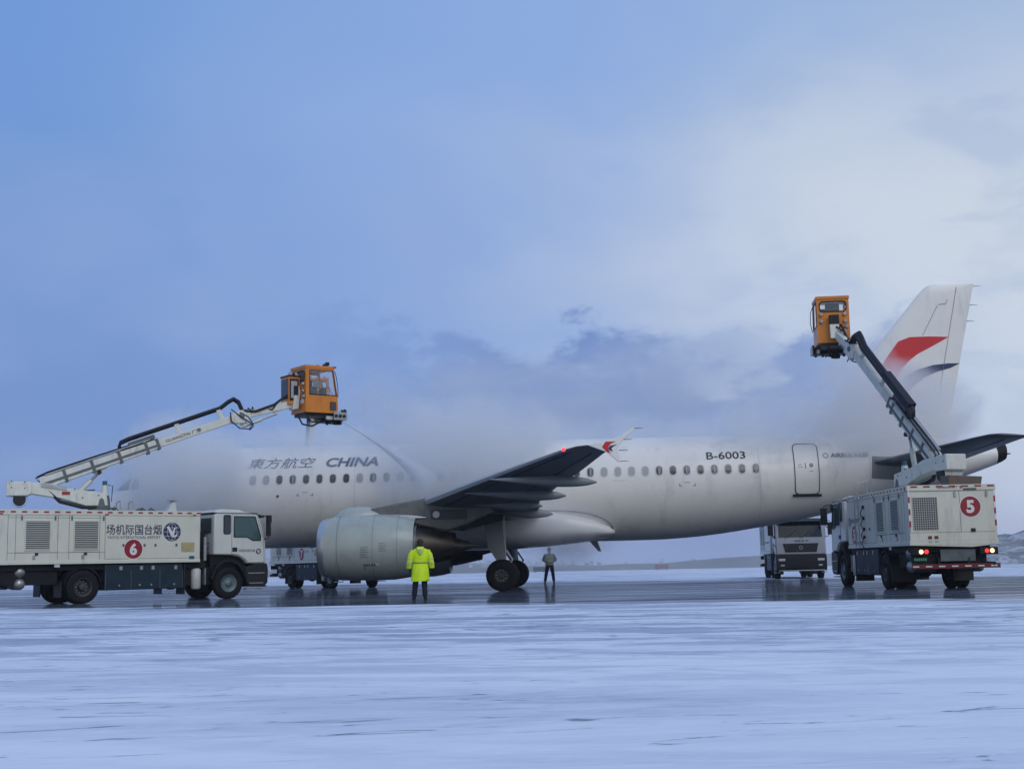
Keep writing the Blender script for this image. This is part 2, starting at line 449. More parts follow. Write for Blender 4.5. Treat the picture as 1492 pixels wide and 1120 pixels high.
def b_grass(t, o):
    g = t.n('ShaderNodeNewGeometry').outputs['Position']
    n = t.noise(t.vmul(g, (.12, .3, 1)), 1.0, 5, .6)
    col = t.mix(t.ramp(n, .35, .7), (.05, .055, .06), (.10, .105, .115))
    P = t.n('ShaderNodeBsdfPrincipled', None, Roughness=.9); t.t.links.new(col, P.inputs['Base Color']); t.t.links.new(P.outputs[0], o.inputs[0])
setmat('winter grass', b_grass)
mat('twigs', (.13, .13, .16), .9, var=.3, vscale=.3)

def sheet(name, rows, m, z=0.0):
    mb = MB(); mb.add([(x, y, z) for r in rows for x, y in r], [(i * len(rows[0]) + j, i * len(rows[0]) + j + 1, (i + 1) * len(rows[0]) + j + 1, (i + 1) * len(rows[0]) + j) for i in range(len(rows) - 1) for j in range(len(rows[0]) - 1)], m)
    o = mb.build(name, smooth=False, clean=False); return tag(o, kind='structure')
sheet('snow_ground', [[(x, y) for x in (-2500, -200, 0, 200, 2500)] for y in (-300, 0, 60, 300, 3500)], 'snow')
sheet('wet_apron', [[(x, y) for x in (-75, -30, 0, 30, 75)] for y in (24, 45, 65, 92)], 'wet apron', .004)
# low winter grass bank beyond the far snow, rising to the right into a rubble mound
random.seed(3)
def bank_h(x):
    h = .80
    if x > 22: h += min(1.0, (x - 22) / 14) * .9
    if x > 36: h += .15 * sin(x * .7)
    return h
mb = MB(); secs = []
xs = [-330 + i * 3 for i in range(220)]
for x in xs:
    h = bank_h(x) + random.uniform(-.06, .06)
    secs.append([(x, 182 + random.uniform(-1, 1), -.1), (x, 190, h * .7), (x, 196, h), (x, 216, h * .95), (x, 232, -.1)])
mb.loft(secs, 'winter grass', closed=False)
tag(mb.build('grass_bank', clean=False), kind='structure')
from mathutils import noise as mn
mb = MB(); secs = []
for i in range(90):
    x = 50 + i * .9; row = []
    for j in range(16):
        y = 150 + j * 2.4; t_ = j / 15
        prof = sin(pi * t_) ** .7
        hx = 2.9 * min(1, max(0, (x - 49) / 8)) + .75 * math.exp(-((x - 63) / 2.6) ** 2)
        h = hx * prof * (1 + .16 * mn.noise((x * .25, y * .25, 1)) + .14 * mn.noise((x * .9, y * .7, 3)) + .08 * mn.noise((x * 2.1, y * 2.1, 3)))
        row.append((x, y, h - .1 * (1 - prof)))
    secs.append(row)
mb.loft(secs, 'bank', closed=False)
tag(mb.build('rubble_hill', clean=False, ang=25), kind='structure')

# misty bare scrub beyond the bank: one mass
mb = MB(); random.seed(11)
def scrub(x, y, h, n):
    for i in range(n):
        a = random.uniform(-.6, .6); b = random.uniform(-.5, .5); l = h * random.uniform(.5, 1)
        bx = x + random.uniform(-.5, .5); w_ = .03 + .05 * random.random()
        p0 = Vector((bx, y, 0)); p1 = p0 + Vector((a * l * .5, b * l * .4, l * .6)); p2 = p1 + Vector((a * l * .4 + random.uniform(-.3, .3), 0, l * .4))
        mb.add([p0 - Vector((w_, 0, 0)), p0 + Vector((w_, 0, 0)), p1 + Vector((w_ * .6, 0, 0)), p2, p1 - Vector((w_ * .6, 0, 0))], [(0, 1, 2, 3, 4)], 'twigs')
        for q in range(5):
            c = p0.lerp(p2, random.uniform(.35, 1)) + Vector((random.uniform(-.5, .5), random.uniform(-.4, .4), random.uniform(-.2, .35)))
            r = .10 + .2 * random.random()
            mb.add([c + Vector((random.uniform(-r, r), random.uniform(-r, r), random.uniform(-r, r))) for _ in range(3)], [(0, 1, 2)], 'twigs')
x = -150
while x < 62:
    dens = 1.0 if x < -2 else (.45 if x < 40 else .8)
    h = (2.3 + 1.6 * mn.noise((x * .08, 0, 0)) + .6 * mn.noise((x * .4, 2, 0))) * (1.35 if x < -4 else .5)
    if x > 14: h *= .8
    scrub(x, 200 + random.uniform(0, 26), max(.6, h + random.uniform(-.4, .5)), int(14 * dens)); x += random.uniform(.35, .8)
tag(mb.build('scrub', smooth=False, clean=False), label='misty bare winter scrub along the far edge of the field', kind='stuff', cat='scrub')

# small far things
def marker(name, x, y, w_, h_, d, m, label, cat):
    mb = MB(); mb.box(x - w_ / 2, x + w_ / 2, y, y + d, .15, .15 + h_, m)
    mb.box(x - w_ / 2 + .05, x + w_ / 2 - .05, y - .03, y, .2, .1 + h_, m)
    for s_ in (-1, 1): mb.box(x + s_ * w_ * .35 - .05, x + s_ * w_ * .35 + .05, y + .05, y + d - .05, 0, .15, 'chassis black')
    return tag(mb.build(name, bevel=.02), label, cat)
marker('marker_board', 18.5, 170, 1.7, .52, .4, 'rust red', 'small dark red marker board far across the snow', 'marker board')
marker('equipment_crate', 2.9, 165, 1.5, .55, .9, 'chassis black', 'low dark crate on the far field, seen just right of the main wheels', 'crate')
# ================================================================== AIRCRAFT  (local: x aft from nose, y to the aircraft's right, z up)
AYAW = -0.0592172
AX0, AD = -0.261962, 53.8830
def a_world(x, y, z=0):
    c, s_ = cos(AYAW), sin(AYAW); X = x - 17.71
    return Vector((AX0 + X * c - y * s_, AD + X * s_ + y * c, z))
AIR = empty('airliner', a_world(0, 0), AYAW, 'white twin-engine airliner parked on the wet apron, wrapped in steam', 'airliner')
ST = [  # x, zbot, ztop, halfwidth
 (0.0, 3.14, 3.16, .01), (.06, 2.98, 3.33, .18), (.2, 2.82, 3.52, .36), (.5, 2.60, 3.76, .62), (.9, 2.40, 3.98, .88), (1.3, 2.26, 4.13, 1.08), (1.65, 2.16, 4.27, 1.23),
 (2.0, 2.09, 4.60, 1.36), (2.4, 2.02, 4.93, 1.49), (2.9, 1.95, 5.25, 1.62), (3.5, 1.89, 5.52, 1.75), (4.3, 1.85, 5.74, 1.87),
 (5.2, 1.83, 5.86, 1.94), (6.5, 1.82, 5.92, 1.975), (10, 1.82, 5.93, 1.975), (16, 1.82, 5.93, 1.975), (21, 1.82, 5.93, 1.975), (23.5, 1.83, 5.93, 1.975), (25, 1.90, 5.93, 1.96),
 (26.3, 2.03, 5.93, 1.93), (27.6, 2.22, 5.92, 1.87), (29, 2.44, 5.91, 1.78), (30.4, 2.70, 5.89, 1.66), (32, 3.03, 5.84, 1.46), (33.5, 3.38, 5.75, 1.22),
 (35, 3.79, 5.61, .93), (36.2, 4.18, 5.44, .65), (37.1, 4.50, 5.29, .44)]
def cr(xs, ys, x):
    n = len(xs)
    if x <= xs[0]: return ys[0]
    if x >= xs[-1]: return ys[-1]
    i = 0
    while xs[i + 1] < x: i += 1
    def tan(k):
        if k == 0: return (ys[1] - ys[0]) / (xs[1] - xs[0])
        if k == n - 1: return (ys[-1] - ys[-2]) / (xs[-1] - xs[-2])
        a = (ys[k] - ys[k - 1]) / (xs[k] - xs[k - 1]); b = (ys[k + 1] - ys[k]) / (xs[k + 1] - xs[k])
        return 0 if a * b <= 0 else 2 * a * b / (a + b)
    h = xs[i + 1] - xs[i]; t = (x - xs[i]) / h
    m0, m1 = tan(i) * h, tan(i + 1) * h
    return (2 * t**3 - 3 * t**2 + 1) * ys[i] + (t**3 - 2 * t**2 + t) * m0 + (-2 * t**3 + 3 * t**2) * ys[i + 1] + (t**3 - t**2) * m1
SX = [s_[0] for s_ in ST]
def fus(x): return tuple(cr(SX, [s_[k] for s_ in ST], x) for k in (1, 2, 3))
def fside(x, z, off=.012):
    b, t, w_ = fus(x); zc, hz = (b + t) / 2, (t - b) / 2
    q = max(-.995, min(.995, (z - zc) / hz))
    ny, nz = sqrt(1 - q * q) / w_, q / hz
    l = sqrt(ny * ny + nz * nz)
    return (x, -(w_ * sqrt(1 - q * q)) - off * ny / l, z + off * nz / l)
mb = MB(); xs = [0, .02, .06, .12, .2, .35, .5, .7, .9, 1.1, 1.3, 1.5, 1.65, 1.8, 2.0, 2.2, 2.4, 2.65, 2.9, 3.2, 3.5, 3.9, 4.3, 4.7, 5.2, 5.8, 6.5]
xs += [7 + i * .75 for i in range(23)] + [24 + i * .45 for i in range(29)] + [37.1]
secs = []
for x in xs:
    b, t, w_ = fus(x); zc, hz = (b + t) / 2, (t - b) / 2
    secs.append([(x, w_ * sin(2 * pi * j / 72), zc + hz * cos(2 * pi * j / 72)) for j in range(72)])
mb.loft(secs, 'aircraft white')
FUS = mb.build('fuselage', AIR, ang=60)
# tail cone exhaust
mb = MB()
def ell(x, zc, hz, w_, n=32): return [(x, w_ * sin(2 * pi * j / n), zc + hz * cos(2 * pi * j / n)) for j in range(n)]
mb.loft([ell(37.08, 4.895, .40, .445), ell(37.35, 4.96, .35, .38), ell(37.5, 5.0, .30, .32), ell(37.44, 5.0, .22, .24), ell(37.1, 4.95, .2, .22)], 'chassis black', caps=False)
mb.cyl((37.35, 0, 4.9), (37.72, 0, 4.93), .05, .02, 8, 'chassis black')
mb.build('tail_cone_exhaust', AIR)

# belly fairing
mb = MB(); secs = []
for x, zb, zt, w_ in ((11.4, 2.3, 3.2, .6), (11.9, 1.95, 3.3, 1.3), (12.8, 1.70, 3.4, 1.85), (14, 1.60, 3.4, 2.08), (16, 1.56, 3.4, 2.16), (18, 1.58, 3.4, 2.16), (19.3, 1.66, 3.28, 2.12), (20.4, 1.76, 3.0, 2.02), (21.2, 1.85, 2.75, 1.84), (21.7, 1.92, 2.5, 1.62), (21.95, 2.02, 2.3, 1.35)):
    zc, hz = (zb + zt) / 2, (zt - zb) / 2; n = 48; ring = []
    for j in range(n):
        a = 2 * pi * j / n; cx, sx = cos(a), sin(a)
        e = .72
        ring.append((x, w_ * math.copysign(abs(sx) ** e, sx), zc + hz * math.copysign(abs(cx) ** e, cx)))
    secs.append(ring)
mb.loft(secs, 'aircraft white')
mb.build('belly_fairing', AIR, ang=60)
mb = MB()  # dark seal line round the aft end of the fairing
pts = []
for i in range(15):
    t_ = i / 14; x = 19.3 + 2.62 * sin(t_ * pi / 2) ; z = 3.02 - .85 * (1 - cos(t_ * pi / 2)) ** 1.2
    pts.append(fside(x, z, .03))
    pts[-1] = (pts[-1][0], pts[-1][1] - .0, pts[-1][2])
mb.tube(pts, .022, 6, 'seam'); mb.build('fairing_seal', AIR)
mb = MB(); mb.prism([(20.9, 1.9), (21.25, 1.9), (21.42, 1.42), (21.30, 1.42)], 'y', -.03, .03, 'fairing grey'); mb.build('blade_antenna', AIR, bevel=.005)

# cabin windows (near side)
random.seed(5)
tone = {25: 2, 26: 1, 27: 1, 28: 1, 29: 1, 30: 2, 31: 0, 32: 2, 33: 0, 34: 2, 35: 0, 36: 0, 37: 2}
WM = ['cabin window glass', 'window shade and glint', 'cabin window glass']
for k in range(38):
    if 9 < k < 22 and k in (): continue
    cx, cz = 7.745 + k * .533, 4.46 + .0036 * (7.745 + k * .533 - 17.7) * .0
    tn = tone.get(k, random.choice((0, 0, 1, 2)))
    wob = decal('cabin_window', poly_bm([rrect(cx, cz, .235, .345, .11, 6)]), lambda x, z: fside(x, z, .010), 'cabin window glass' if tn != 1 else 'window shade and glint', AIR, .12)
    decal('window_frame', ring_bm(rrect(cx, cz, .295, .405, .135, 6), rrect(cx, cz, .235, .345, .11, 6)), lambda x, z: fside(x, z, .012), 'window frame', wob, .12)
    if tn == 2:
        decal('window_glint', poly_bm([[(cx - .02, cz - .15), (cx + .025, cz - .15), (cx + .025, cz + .15), (cx - .02, cz + .15)], [(cx + .05, cz - .13), (cx + .07, cz - .13), (cx + .07, cz + .13), (cx + .05, cz + .13)]]), lambda x, z: fside(x, z, .014), 'window shade and glint', wob, .12)  # reflections in the pane painted as pale upright bars
# cockpit windows
CK = [[(1.74, 4.24), (2.02, 4.50), (2.23, 4.70), (2.58, 4.73), (2.56, 4.24)], [(2.66, 4.24), (2.68, 4.74), (2.93, 4.68), (3.09, 4.24)]]
for c_ in CK:
    wob = decal('cockpit_window', poly_bm([c_]), lambda x, z: fside(x, z, .02), 'glass dark', AIR, .08, .08)
# doors
def rr_ring(cx, cz, w_, h_, r, th): return ring_bm(rrect(cx, cz, w_, h_, r, 8), rrect(cx, cz, w_ - 2 * th, h_ - 2 * th, max(.01, r - th), 8))
def pax_door(cx, seamm='black mark'):
    z = 4.42
    d = decal('cabin_door', poly_bm([rrect(cx, z, .90, 1.92, .16, 8)]), lambda x, zz: fside(x, zz, .012), 'aircraft white', AIR, .12)
    decal('door_seam', rr_ring(cx, z, .97, 1.99, .18, .032), lambda x, zz: fside(x, zz, .016), seamm, d, .12)
    decal('door_window', poly_bm([circ(cx + .18, z + .12, .085, 16)]), lambda x, zz: fside(x, zz, .018), 'cabin window glass', d, .1)
    h = decal('door_handle_marks', poly_bm([[(cx - .06, z + .0), (cx - .02, z + .0), (cx - .04, z + .22), (cx - .07, z + .22)], [(cx - .33, z + .05), (cx - .14, z + .05), (cx - .14, z + .07), (cx - .33, z + .07)], [(cx - .33, z + .14), (cx - .18, z + .14), (cx - .18, z + .16), (cx - .33, z + .16)], [(cx + .1, z - .12), (cx + .26, z - .12), (cx + .26, z - .1), (cx + .1, z - .1)]]), lambda x, zz: fside(x, zz, .018), 'tail grey mark', d, .12)  # door handle and short lines drawn as flat marks
    mb = MB(); P_ = [fside(cx - .55 + i * .11, 3.41, .03) for i in range(11)]
    mb.tube(P_, .05, 8, 'chassis black'); mb.build('door_sill', d)
pax_door(29.43); pax_door(4.93, 'tail grey mark')
# seams & marks
for xx in (6.3, 11.8, 27.6, 31.9):
    decal('panel_seam', poly_bm([[(xx, 2.6), (xx + .010, 2.6), (xx + .010, 5.4), (xx, 5.4)]]), lambda x, z: fside(x, z, .008), 'fine seam', AIR, .15)
decal('panel_seam', poly_bm([[(21.9, 4.10), (27.6, 4.10), (27.6, 4.112), (21.9, 4.112)]]), lambda x, z: fside(x, z, .008), 'window shade and glint', AIR, None, .5)
def cutmark(x0, z0, s_=1, m_='tail grey mark'):
    w_ = .64; a = .03
    decal('rescue_marking', poly_bm([[(x0, z0), (x0 + .1, z0), (x0 + .1, z0 + a), (x0, z0 + a)], [(x0, z0), (x0 + a, z0), (x0 + a, z0 + .1), (x0, z0 + .1)],
        [(x0 + w_ - .1, z0), (x0 + w_, z0), (x0 + w_, z0 + a), (x0 + w_ - .1, z0 + a)], [(x0 + w_ - a, z0), (x0 + w_, z0), (x0 + w_, z0 + .1), (x0 + w_ - a, z0 + .1)],
        [(x0 + .22, z0 + .13), (x0 + .42, z0 + .13), (x0 + .42, z0 + .15), (x0 + .22, z0 + .15)]]), lambda x, z: fside(x, z, .012), m_, AIR)
cutmark(9.53, 3.80); cutmark(24.49, 3.84, m_='yellow placard'); 
decal('static_port', poly_bm([circ(8.76, 3.81, .06, 14)]), lambda x, z: fside(x, z, .012), 'black mark', AIR)
# lettering
def ftext(name, txt, x, z, h, width, m, bold=.0, shear=0.0):
    return decal(name, text_bm(txt, h, bold, shear, width=width), lambda a, b: fside(x + a, z + b, .016), m, AIR, .09)
ftext('airline_name', '東方航空', 7.46, 4.92, .43, 2.72, 'brand blue', .0, .22)
ftext('airline_name', 'CHINA', 10.62, 4.93, .38, 2.1, 'brand blue', .03, .2)
ftext('registration', 'B-6003', 25.6, 4.86, .29, 1.5, 'black mark', .006)
ftext('type_name', 'AIRBUS A320', 30.40, 4.83, .17, 1.45, 'tail grey mark', .02)
decal('type_emblem', ring_bm(circ(30.2, 4.91, .11, 20), circ(30.2, 4.91, .07, 20)), lambda x, z: fside(x, z, .016), 'window shade and glint', AIR)
# flag like placards aft
decal('tail_seal_panel', poly_bm([[(31.95, 4.0), (33.6, 3.9), (34.3, 4.35), (34.2, 4.75), (32.0, 4.85)]]), lambda x, z: fside(x, z, .02), 'fairing grey', AIR, .1, .3)

# wings
def foil(n=14, tc=.12):
    up = []; lo = []
    for i in range(n + 1):
        t_ = (1 - cos(pi * i / n)) / 2
        y = 5 * tc * (.2969 * sqrt(t_) - .126 * t_ - .3516 * t_**2 + .2843 * t_**3 - .1036 * t_**4)
        up.append((t_, y * 1.05)); lo.append((t_, -y * .85))
    return up + lo[-2:0:-1]
def wing_loft(secs, m, sgn):
    # secs: (y, xle, xte, z_le, twist_drop, tc)
    rings = []
    for y, xl, xt, z, dr, tc in secs:
        c_ = xt - xl
        rings.append([(xl + u * c_, sgn * y, z + v * c_ - dr * u) for u, v in foil(14, tc)])
    mb = MB(); mb.loft(rings, m); return mb
WS = [(1.5, 12.8, 19.0, 2.92, .22, .15), (3.0, 13.57, 19.05, 3.04, .2, .14), (6.4, 15.34, 19.25, 3.33, .16, .12), (10, 17.2, 20.05, 3.64, .13, .11), (13, 18.78, 20.85, 3.90, .11, .105), (16.0, 20.33, 21.5, 4.14, .10, .10), (16.6, 20.68, 21.62, 4.18, .10, .09), (16.95, 21.05, 21.66, 4.19, .09, .08)]
def wing(sgn):
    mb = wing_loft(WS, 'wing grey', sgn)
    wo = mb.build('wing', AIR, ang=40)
    # bright slat edge
    sl = MB(); rings = []
    for y, xl, xt, z, dr, tc in [(2.6, 13.36, 19, 3.01, .2, .14)] + WS[2:6]:
        c_ = xt - xl; h = 5 * tc * .03
        rings.append([(xl + .012 * c_, sgn * y, z - .055 * c_ * .55), (xl - .03, sgn * y, z - .008), (xl - .035, sgn * y, z + .012), (xl + .02 * c_, sgn * y, z + .062 * c_ * .6), (xl + .13 * c_, sgn * y, z + .095 * c_ * .62 + .004)])
    sl.loft(rings, 'slat grey', closed=False); sl.build('slat', wo)
    # flap line and seams under the wing
    fl = MB()
    for f0, f1 in ((.70, .712), (.16, .172)):
        pts0 = []
        for y, xl, xt, z, dr, tc in WS[1:6]:
            c_ = xt - xl; yv = 5 * tc * (.2969 * sqrt(f0) - .126 * f0 - .3516 * f0**2 + .2843 * f0**3 - .1036 * f0**4) * .85
            pts0.append((xl + f0 * c_, sgn * y, z - yv * c_ - dr * f0 - .006))
        fl.tube(pts0, .012, 4, 'chassis black')
    fl.build('flap_gap', wo)
    # flap track fairings
    for y, xe, ze, L, r in ((12.7, 21.28, 3.42, 3.3, .19), (9.1, 20.25, 3.21, 3.4, .21), (6.5, 19.35, 3.0, 2.8, .20), (4.4, 19.65, 2.79, 2.7, .21)):
        f_ = MB(); rr = []
        for i in range(13):
            t_ = i / 12; a = max(.06, (t_ / .62) ** .75 if t_ < .62 else max(0, 1 - ((t_ - .62) / .385) ** 2) ** .55)
            rr.append([(xe - L * (1 - t_), sgn * y + r * .62 * a * cos(2 * pi * j / 16), ze + .16 * (1 - t_) * 1.0 + (r * .95 * a * sin(2 * pi * j / 16))) for j in range(16)])
        f_.loft(rr, 'fairing grey'); f_.build('flap_track_fairing', wo, ang=60)
    # tip fence
    fp = [(21.02, 4.19), (21.5, 4.26), (21.95, 4.42), (22.32, 4.64), (22.36, 4.60), (22.02, 4.30), (21.86, 4.06), (21.95, 3.70), (21.88, 3.70), (21.56, 3.98)]
    yb = sgn * 17.0; f_ = MB(); f_.prism(fp, 'y', yb - .035, yb + .035, 'aircraft white'); fo = f_.build('wingtip_fence', wo, bevel=.012)
    ysd = yb + sgn * .042
    mp = lambda x, z: (21.60 + (x - 21.66) * .78, ysd, 4.12 + (z - 4.12) * .82)
    decal('fence_emblem', poly_bm([[(21.45, 4.12), (21.58, 4.30), (21.95, 4.30), (21.76, 4.22), (21.66, 4.10), (21.70, 3.98), (21.78, 3.90), (21.62, 3.95), (21.54, 4.03)]]), mp, 'fin red', fo)
    decal('fence_emblem', poly_bm([[(21.66, 4.08), (21.74, 4.16), (22.0, 4.205), (21.84, 4.12), (21.78, 4.06), (21.84, 3.96), (21.72, 4.0)]]), mp, 'fin navy', fo)
    f_ = MB()
    for x, z in ((22.33, 4.62), (22.0, 4.32), (21.9, 4.02), (21.9, 3.72)): f_ = MB(); f_.tube([(x, yb, z), (x + .26, yb, z + .0)], [.012, .005], 5, 'chassis black'); f_.build('static_wick', fo)
    f_ = MB(); f_.sphere((20.36, sgn * 16.42, 4.13), .055, 'nav red' if sgn < 0 else 'lamp glass'); f_.build('navigation_light', wo)
    return wo
W1 = wing(-1); W2 = wing(1)

# engines
def engine(sgn):
    cy_ = sgn * 5.75; zc = 1.68
    e = MB()
    def ring(x, r, n=40, zo=0, flat=0):
        if x < 14.6 and r > .6: x = 14.75 - (14.75 - x) * .935
        return [(x, cy_ + r * sin(2 * pi * j / n), zc + zo + r * cos(2 * pi * j / n) * (1 - (flat if cos(2 * pi * j / n) < 0 else 0))) for j in range(n)]
    e.loft([ring(11.32, 1.065), ring(11.6, 1.12, flat=.01), ring(12.1, 1.175, flat=.02), ring(12.7, 1.20, flat=.02), ring(13.3, 1.20, flat=.02), ring(13.9, 1.17, zo=.0), ring(14.4, 1.105), ring(14.75, 1.035), ring(14.70, .99), ring(14.2, .93), ring(13.4, .92)], 'nacelle grey', caps=False)
    no = e.build('engine_nacelle', AIR, ang=50)
    e = MB(); e.loft([ring(11.33, 1.066), ring(11.12, 1.015), ring(11.05, .955), ring(11.10, .90), ring(11.35, .86), ring(11.8, .855)], 'lip metal', caps=False); e.build('inlet_lip', no, ang=60)
    e = MB(); e.loft([ring(11.8, .855), ring(12.3, .87)], 'louvre dark', caps=False)
    for k in range(24):
        a = 2 * pi * k / 24; M_ = Matrix.Translation((12.1, cy_, zc)) @ Matrix.Rotation(a, 4, 'X')
        e.add([(-.05, .25, -.03), (.05, .25, .05), (.12, .85, .16), (-.08, .85, -.02)], [(0, 1, 2, 3)], 'dark metal', M_)
    e.lathe([(0, .01), (.1, .1), (.3, .22), (.5, .27)], (11.75, cy_, zc), (1, 0, 0), 20, 'dark metal'); e.lathe([(12.35 - 11.75, .9), (12.36 - 11.75, .01)], (11.75, cy_, zc), (1, 0, 0), 24, 'chassis black')
    e.build('fan', no)
    e = MB(); e.loft([ring(13.6, .86), ring(14.6, .76), ring(15.3, .64), ring(15.95, .50), ring(16.15, .47), ring(16.1, .43), ring(15.8, .42)], 'exhaust metal', caps=False); e.loft([ring(14.72, .78), ring(14.80, .78)], 'steel', caps=False)
    e.build('core_cowl', no, ang=50)
    e = MB(); e.loft([ring(15.7, .30), ring(16.15, .27), ring(16.6, .15), ring(16.95, .03)], 'dark metal'); e.build('exhaust_plug', no, ang=60)
    # panel lines, latches and little placards
    e = MB()
    for x, r in ((12.05, 1.176), (13.32, 1.203), (14.18, 1.146)): e.tube([(x, cy_ + r * sin(a / 30 * 2 * pi), zc + r * cos(a / 30 * 2 * pi) * (.985 if cos(a / 30 * 2 * pi) < 0 else 1)) for a in range(31)], .006, 4, 'seam')
    e.build('cowl_seam', no)
    def nf(x, a, off=.01):
        rr = cr([11.32, 11.6, 12.1, 12.7, 13.3, 13.9, 14.4, 14.75], [1.065, 1.12, 1.175, 1.2, 1.2, 1.17, 1.105, 1.035], x) + off
        return (x, cy_ + sgn * rr * cos(a), zc + rr * sin(a))
    pl_ = [[(13.0 + i * .09, -.58), (13.05 + i * .09, -.58), (13.05 + i * .09, -.52), (13.0 + i * .09, -.52)] for i in range(0, 6)]
    decal('cowl_placard', poly_bm(pl_[:1] + pl_[2:4]), nf, 'red mark', no)
    decal('cowl_placard', poly_bm([pl_[1], [(13.03, -.7), (13.045, -.7), (13.045, -.5), (13.03, -.5)], pl_[4]]), nf, 'black mark', no)
    decal('cowl_placard', poly_bm([[(13.42, -.58), (13.55, -.58), (13.55, -.5), (13.42, -.5)]]), nf, 'lamp glass', no)
    for x0, a0, n_ in ((12.9, -.3, 5), (13.55, -.12, 4)):
        decal('cowl_marking', poly_bm([[(x0, a0 + i * .07), (x0 + .28 - .05 * (i % 2), a0 + i * .07), (x0 + .28 - .05 * (i % 2), a0 + .016 + i * .07), (x0, a0 + .016 + i * .07)] for i in range(n_)]), nf, 'fairing grey', no)
    # pylon
    p_ = MB()
    prof = lambda y0: [(12.4, zc + 1.12), (13.0, zc + 1.36), (13.9, zc + 1.52), (15.2, 3.42), (17.3, 3.36), (17.6, 2.85), (16.6, 2.42), (15.9, 2.2), (14.9, 2.42), (13.5, zc + 1.1)]
    p_.prism(prof(0)[1:], 'y', cy_ - .2, cy_ + .2, 'pylon dark'); p_.build('pylon', AIR, bevel=.06)
    p_ = MB(); p_.prism([(14.9, 2.35), (16.4, 2.2), (17.9, 2.55), (17.9, 2.78), (15.0, 2.75)], 'y', cy_ - .13, cy_ + .13, 'chassis black')
    p_.box(15.3, 16.6, cy_ + sgn * .2, cy_ + sgn * .215, 2.62, 2.98, 'louvre dark'); p_.cyl((15.5, cy_ + sgn * .2, 2.8), (15.5, cy_ + sgn * .235, 2.8), .13, .13, 16, 'steel')
    p_.build('pylon_underside', AIR, bevel=.02)
    p_ = MB(); rr_ = []
    for x, zt, hw in ((11.68, zc + 1.06, .10), (11.92, zc + 1.28, .34), (12.2, zc + 1.42, .44), (12.6, zc + 1.47, .44), (13.0, zc + 1.46, .38), (13.35, zc + 1.36, .28), (13.7, zc + 1.15, .22)):
        rr_.append([(x, cy_ + hw * cos(a), zc + .9 + (zt - zc - .9) * sin(a)) for a in [pi * i / 12 for i in range(13)]])
    p_.loft(rr_, 'nacelle grey', closed=True); p_.build('crown_fairing', AIR, ang=60)
    # strake on the cowl top
    p_ = MB(); p_.prism([(13.9, zc + 1.02), (14.9, zc + .98), (15.25, zc + 1.02), (14.6, zc + 1.12), (13.9, zc + 1.16)], 'y', cy_ - .26, cy_ + .26, 'lip metal'); p_.build('pylon_fillet', AIR, bevel=.03)
engine(-1); engine(1)

# landing gear
def wheel_part(name, parent, x, y, r, w_, rimm='rim', rr=.5, disc=.02):
    e = MB(); h = w_ / 2
    e.lathe([(-h * .96, r * rr), (-h, r * (rr + .04)), (-h, r * .86), (-h * .82, r * .96), (-h * .5, r), (h * .5, r), (h * .82, r * .96), (h, r * .86), (h, r * (rr + .04)), (h * .96, r * rr)], (x, y, r), (0, 1, 0), 40, 'tyre')
    t_ = e.build('wheel', parent, ang=50); t_.name = name
    e = MB()
    e.lathe([(-h * .95, r * rr), (-h * .9, r * (rr - .06)), (-h * .55, r * (rr - .10)), (-h * .5, r * .24), (-h * .85, r * .20), (-h * .9, .01)], (x, y, r), (0, 1, 0), 32, rimm)
    e.lathe([(h * .95, r * rr), (h * .9, r * (rr - .06)), (h * .55, r * (rr - .10)), (h * .5, r * .24), (h * .85, r * .20), (h * .9, .01)], (x, y, r), (0, 1, 0), 32, rimm)
    for k in range(10):
        a = 2 * pi * k / 10
        for s_ in (-1, 1): e.cyl((x + r * .32 * cos(a), y + s_ * h * .55, r + r * .32 * sin(a)), (x + r * .32 * cos(a), y + s_ * h * .72, r + r * .32 * sin(a)), r * .035, r * .035, 6, 'steel')
    e.build('rim', t_, ang=50); return t_
def main_gear(sgn):
    y = sgn * 3.8
    g_ = MB(); g_.tube([(17.71, y, .6), (17.71, y, 1.25)], .10, 14, 'strut grey'); g_.tube([(17.71, y, 1.2), (17.66, y, 2.9)], .155, 14, 'strut grey')
    g_.cyl((17.71, y - .55, .585), (17.71, y + .55, .585), .08, .08, 12, 'strut grey'); g_.tube([(17.7, y, 1.6), (17.5, y - sgn * 1.4, 2.6)], .07, 8, 'strut grey')
    g_.tube([(17.85, y, .8), (18.08, y, 1.15), (17.85, y, 1.5)], .045, 8, 'strut grey'); g_.tube([(17.6, y - sgn * .12, .7), (17.55, y - sgn * .12, 1.6), (17.6, y - sgn * .1, 2.6)], .022, 6, 'hose')
    so = g_.build('main_gear', AIR)
    for d in (-.465, .465): wheel_part('wheel', so, 17.71, y + d, .585, .43, 'rim', .45)
    g_ = MB(); g_.prism([(17.05, 2.7), (17.75, 2.7), (17.86, 1.15), (17.80, 1.08), (17.52, 1.10), (17.2, 1.6)], 'y', y + sgn * .22, y + sgn * .25, 'fairing grey'); g_.build('gear_door', so, bevel=.008)
main_gear(-1); main_gear(1)
g_ = MB(); g_.tube([(5.07, 0, .4), (5.07, 0, 1.0)], .06, 12, 'strut grey'); g_.tube([(5.07, 0, .95), (5.15, 0, 2.1)], .1, 12, 'strut grey'); g_.cyl((5.07, -.28, .38), (5.07, .28, .38), .05, .05, 10, 'strut grey')
so = g_.build('nose_gear', AIR)
for d in (-.25, .25): wheel_part('wheel', so, 5.07, d, .38, .22, 'rim', .45)
for s_ in (-1, 1):
    g_ = MB(); g_.prism([(4.2, 1.95), (5.6, 1.9), (5.5, 1.35), (4.4, 1.4)], 'y', s_ * .4 - .015, s_ * .4 + .015, 'aircraft white'); g_.build('gear_door', so)

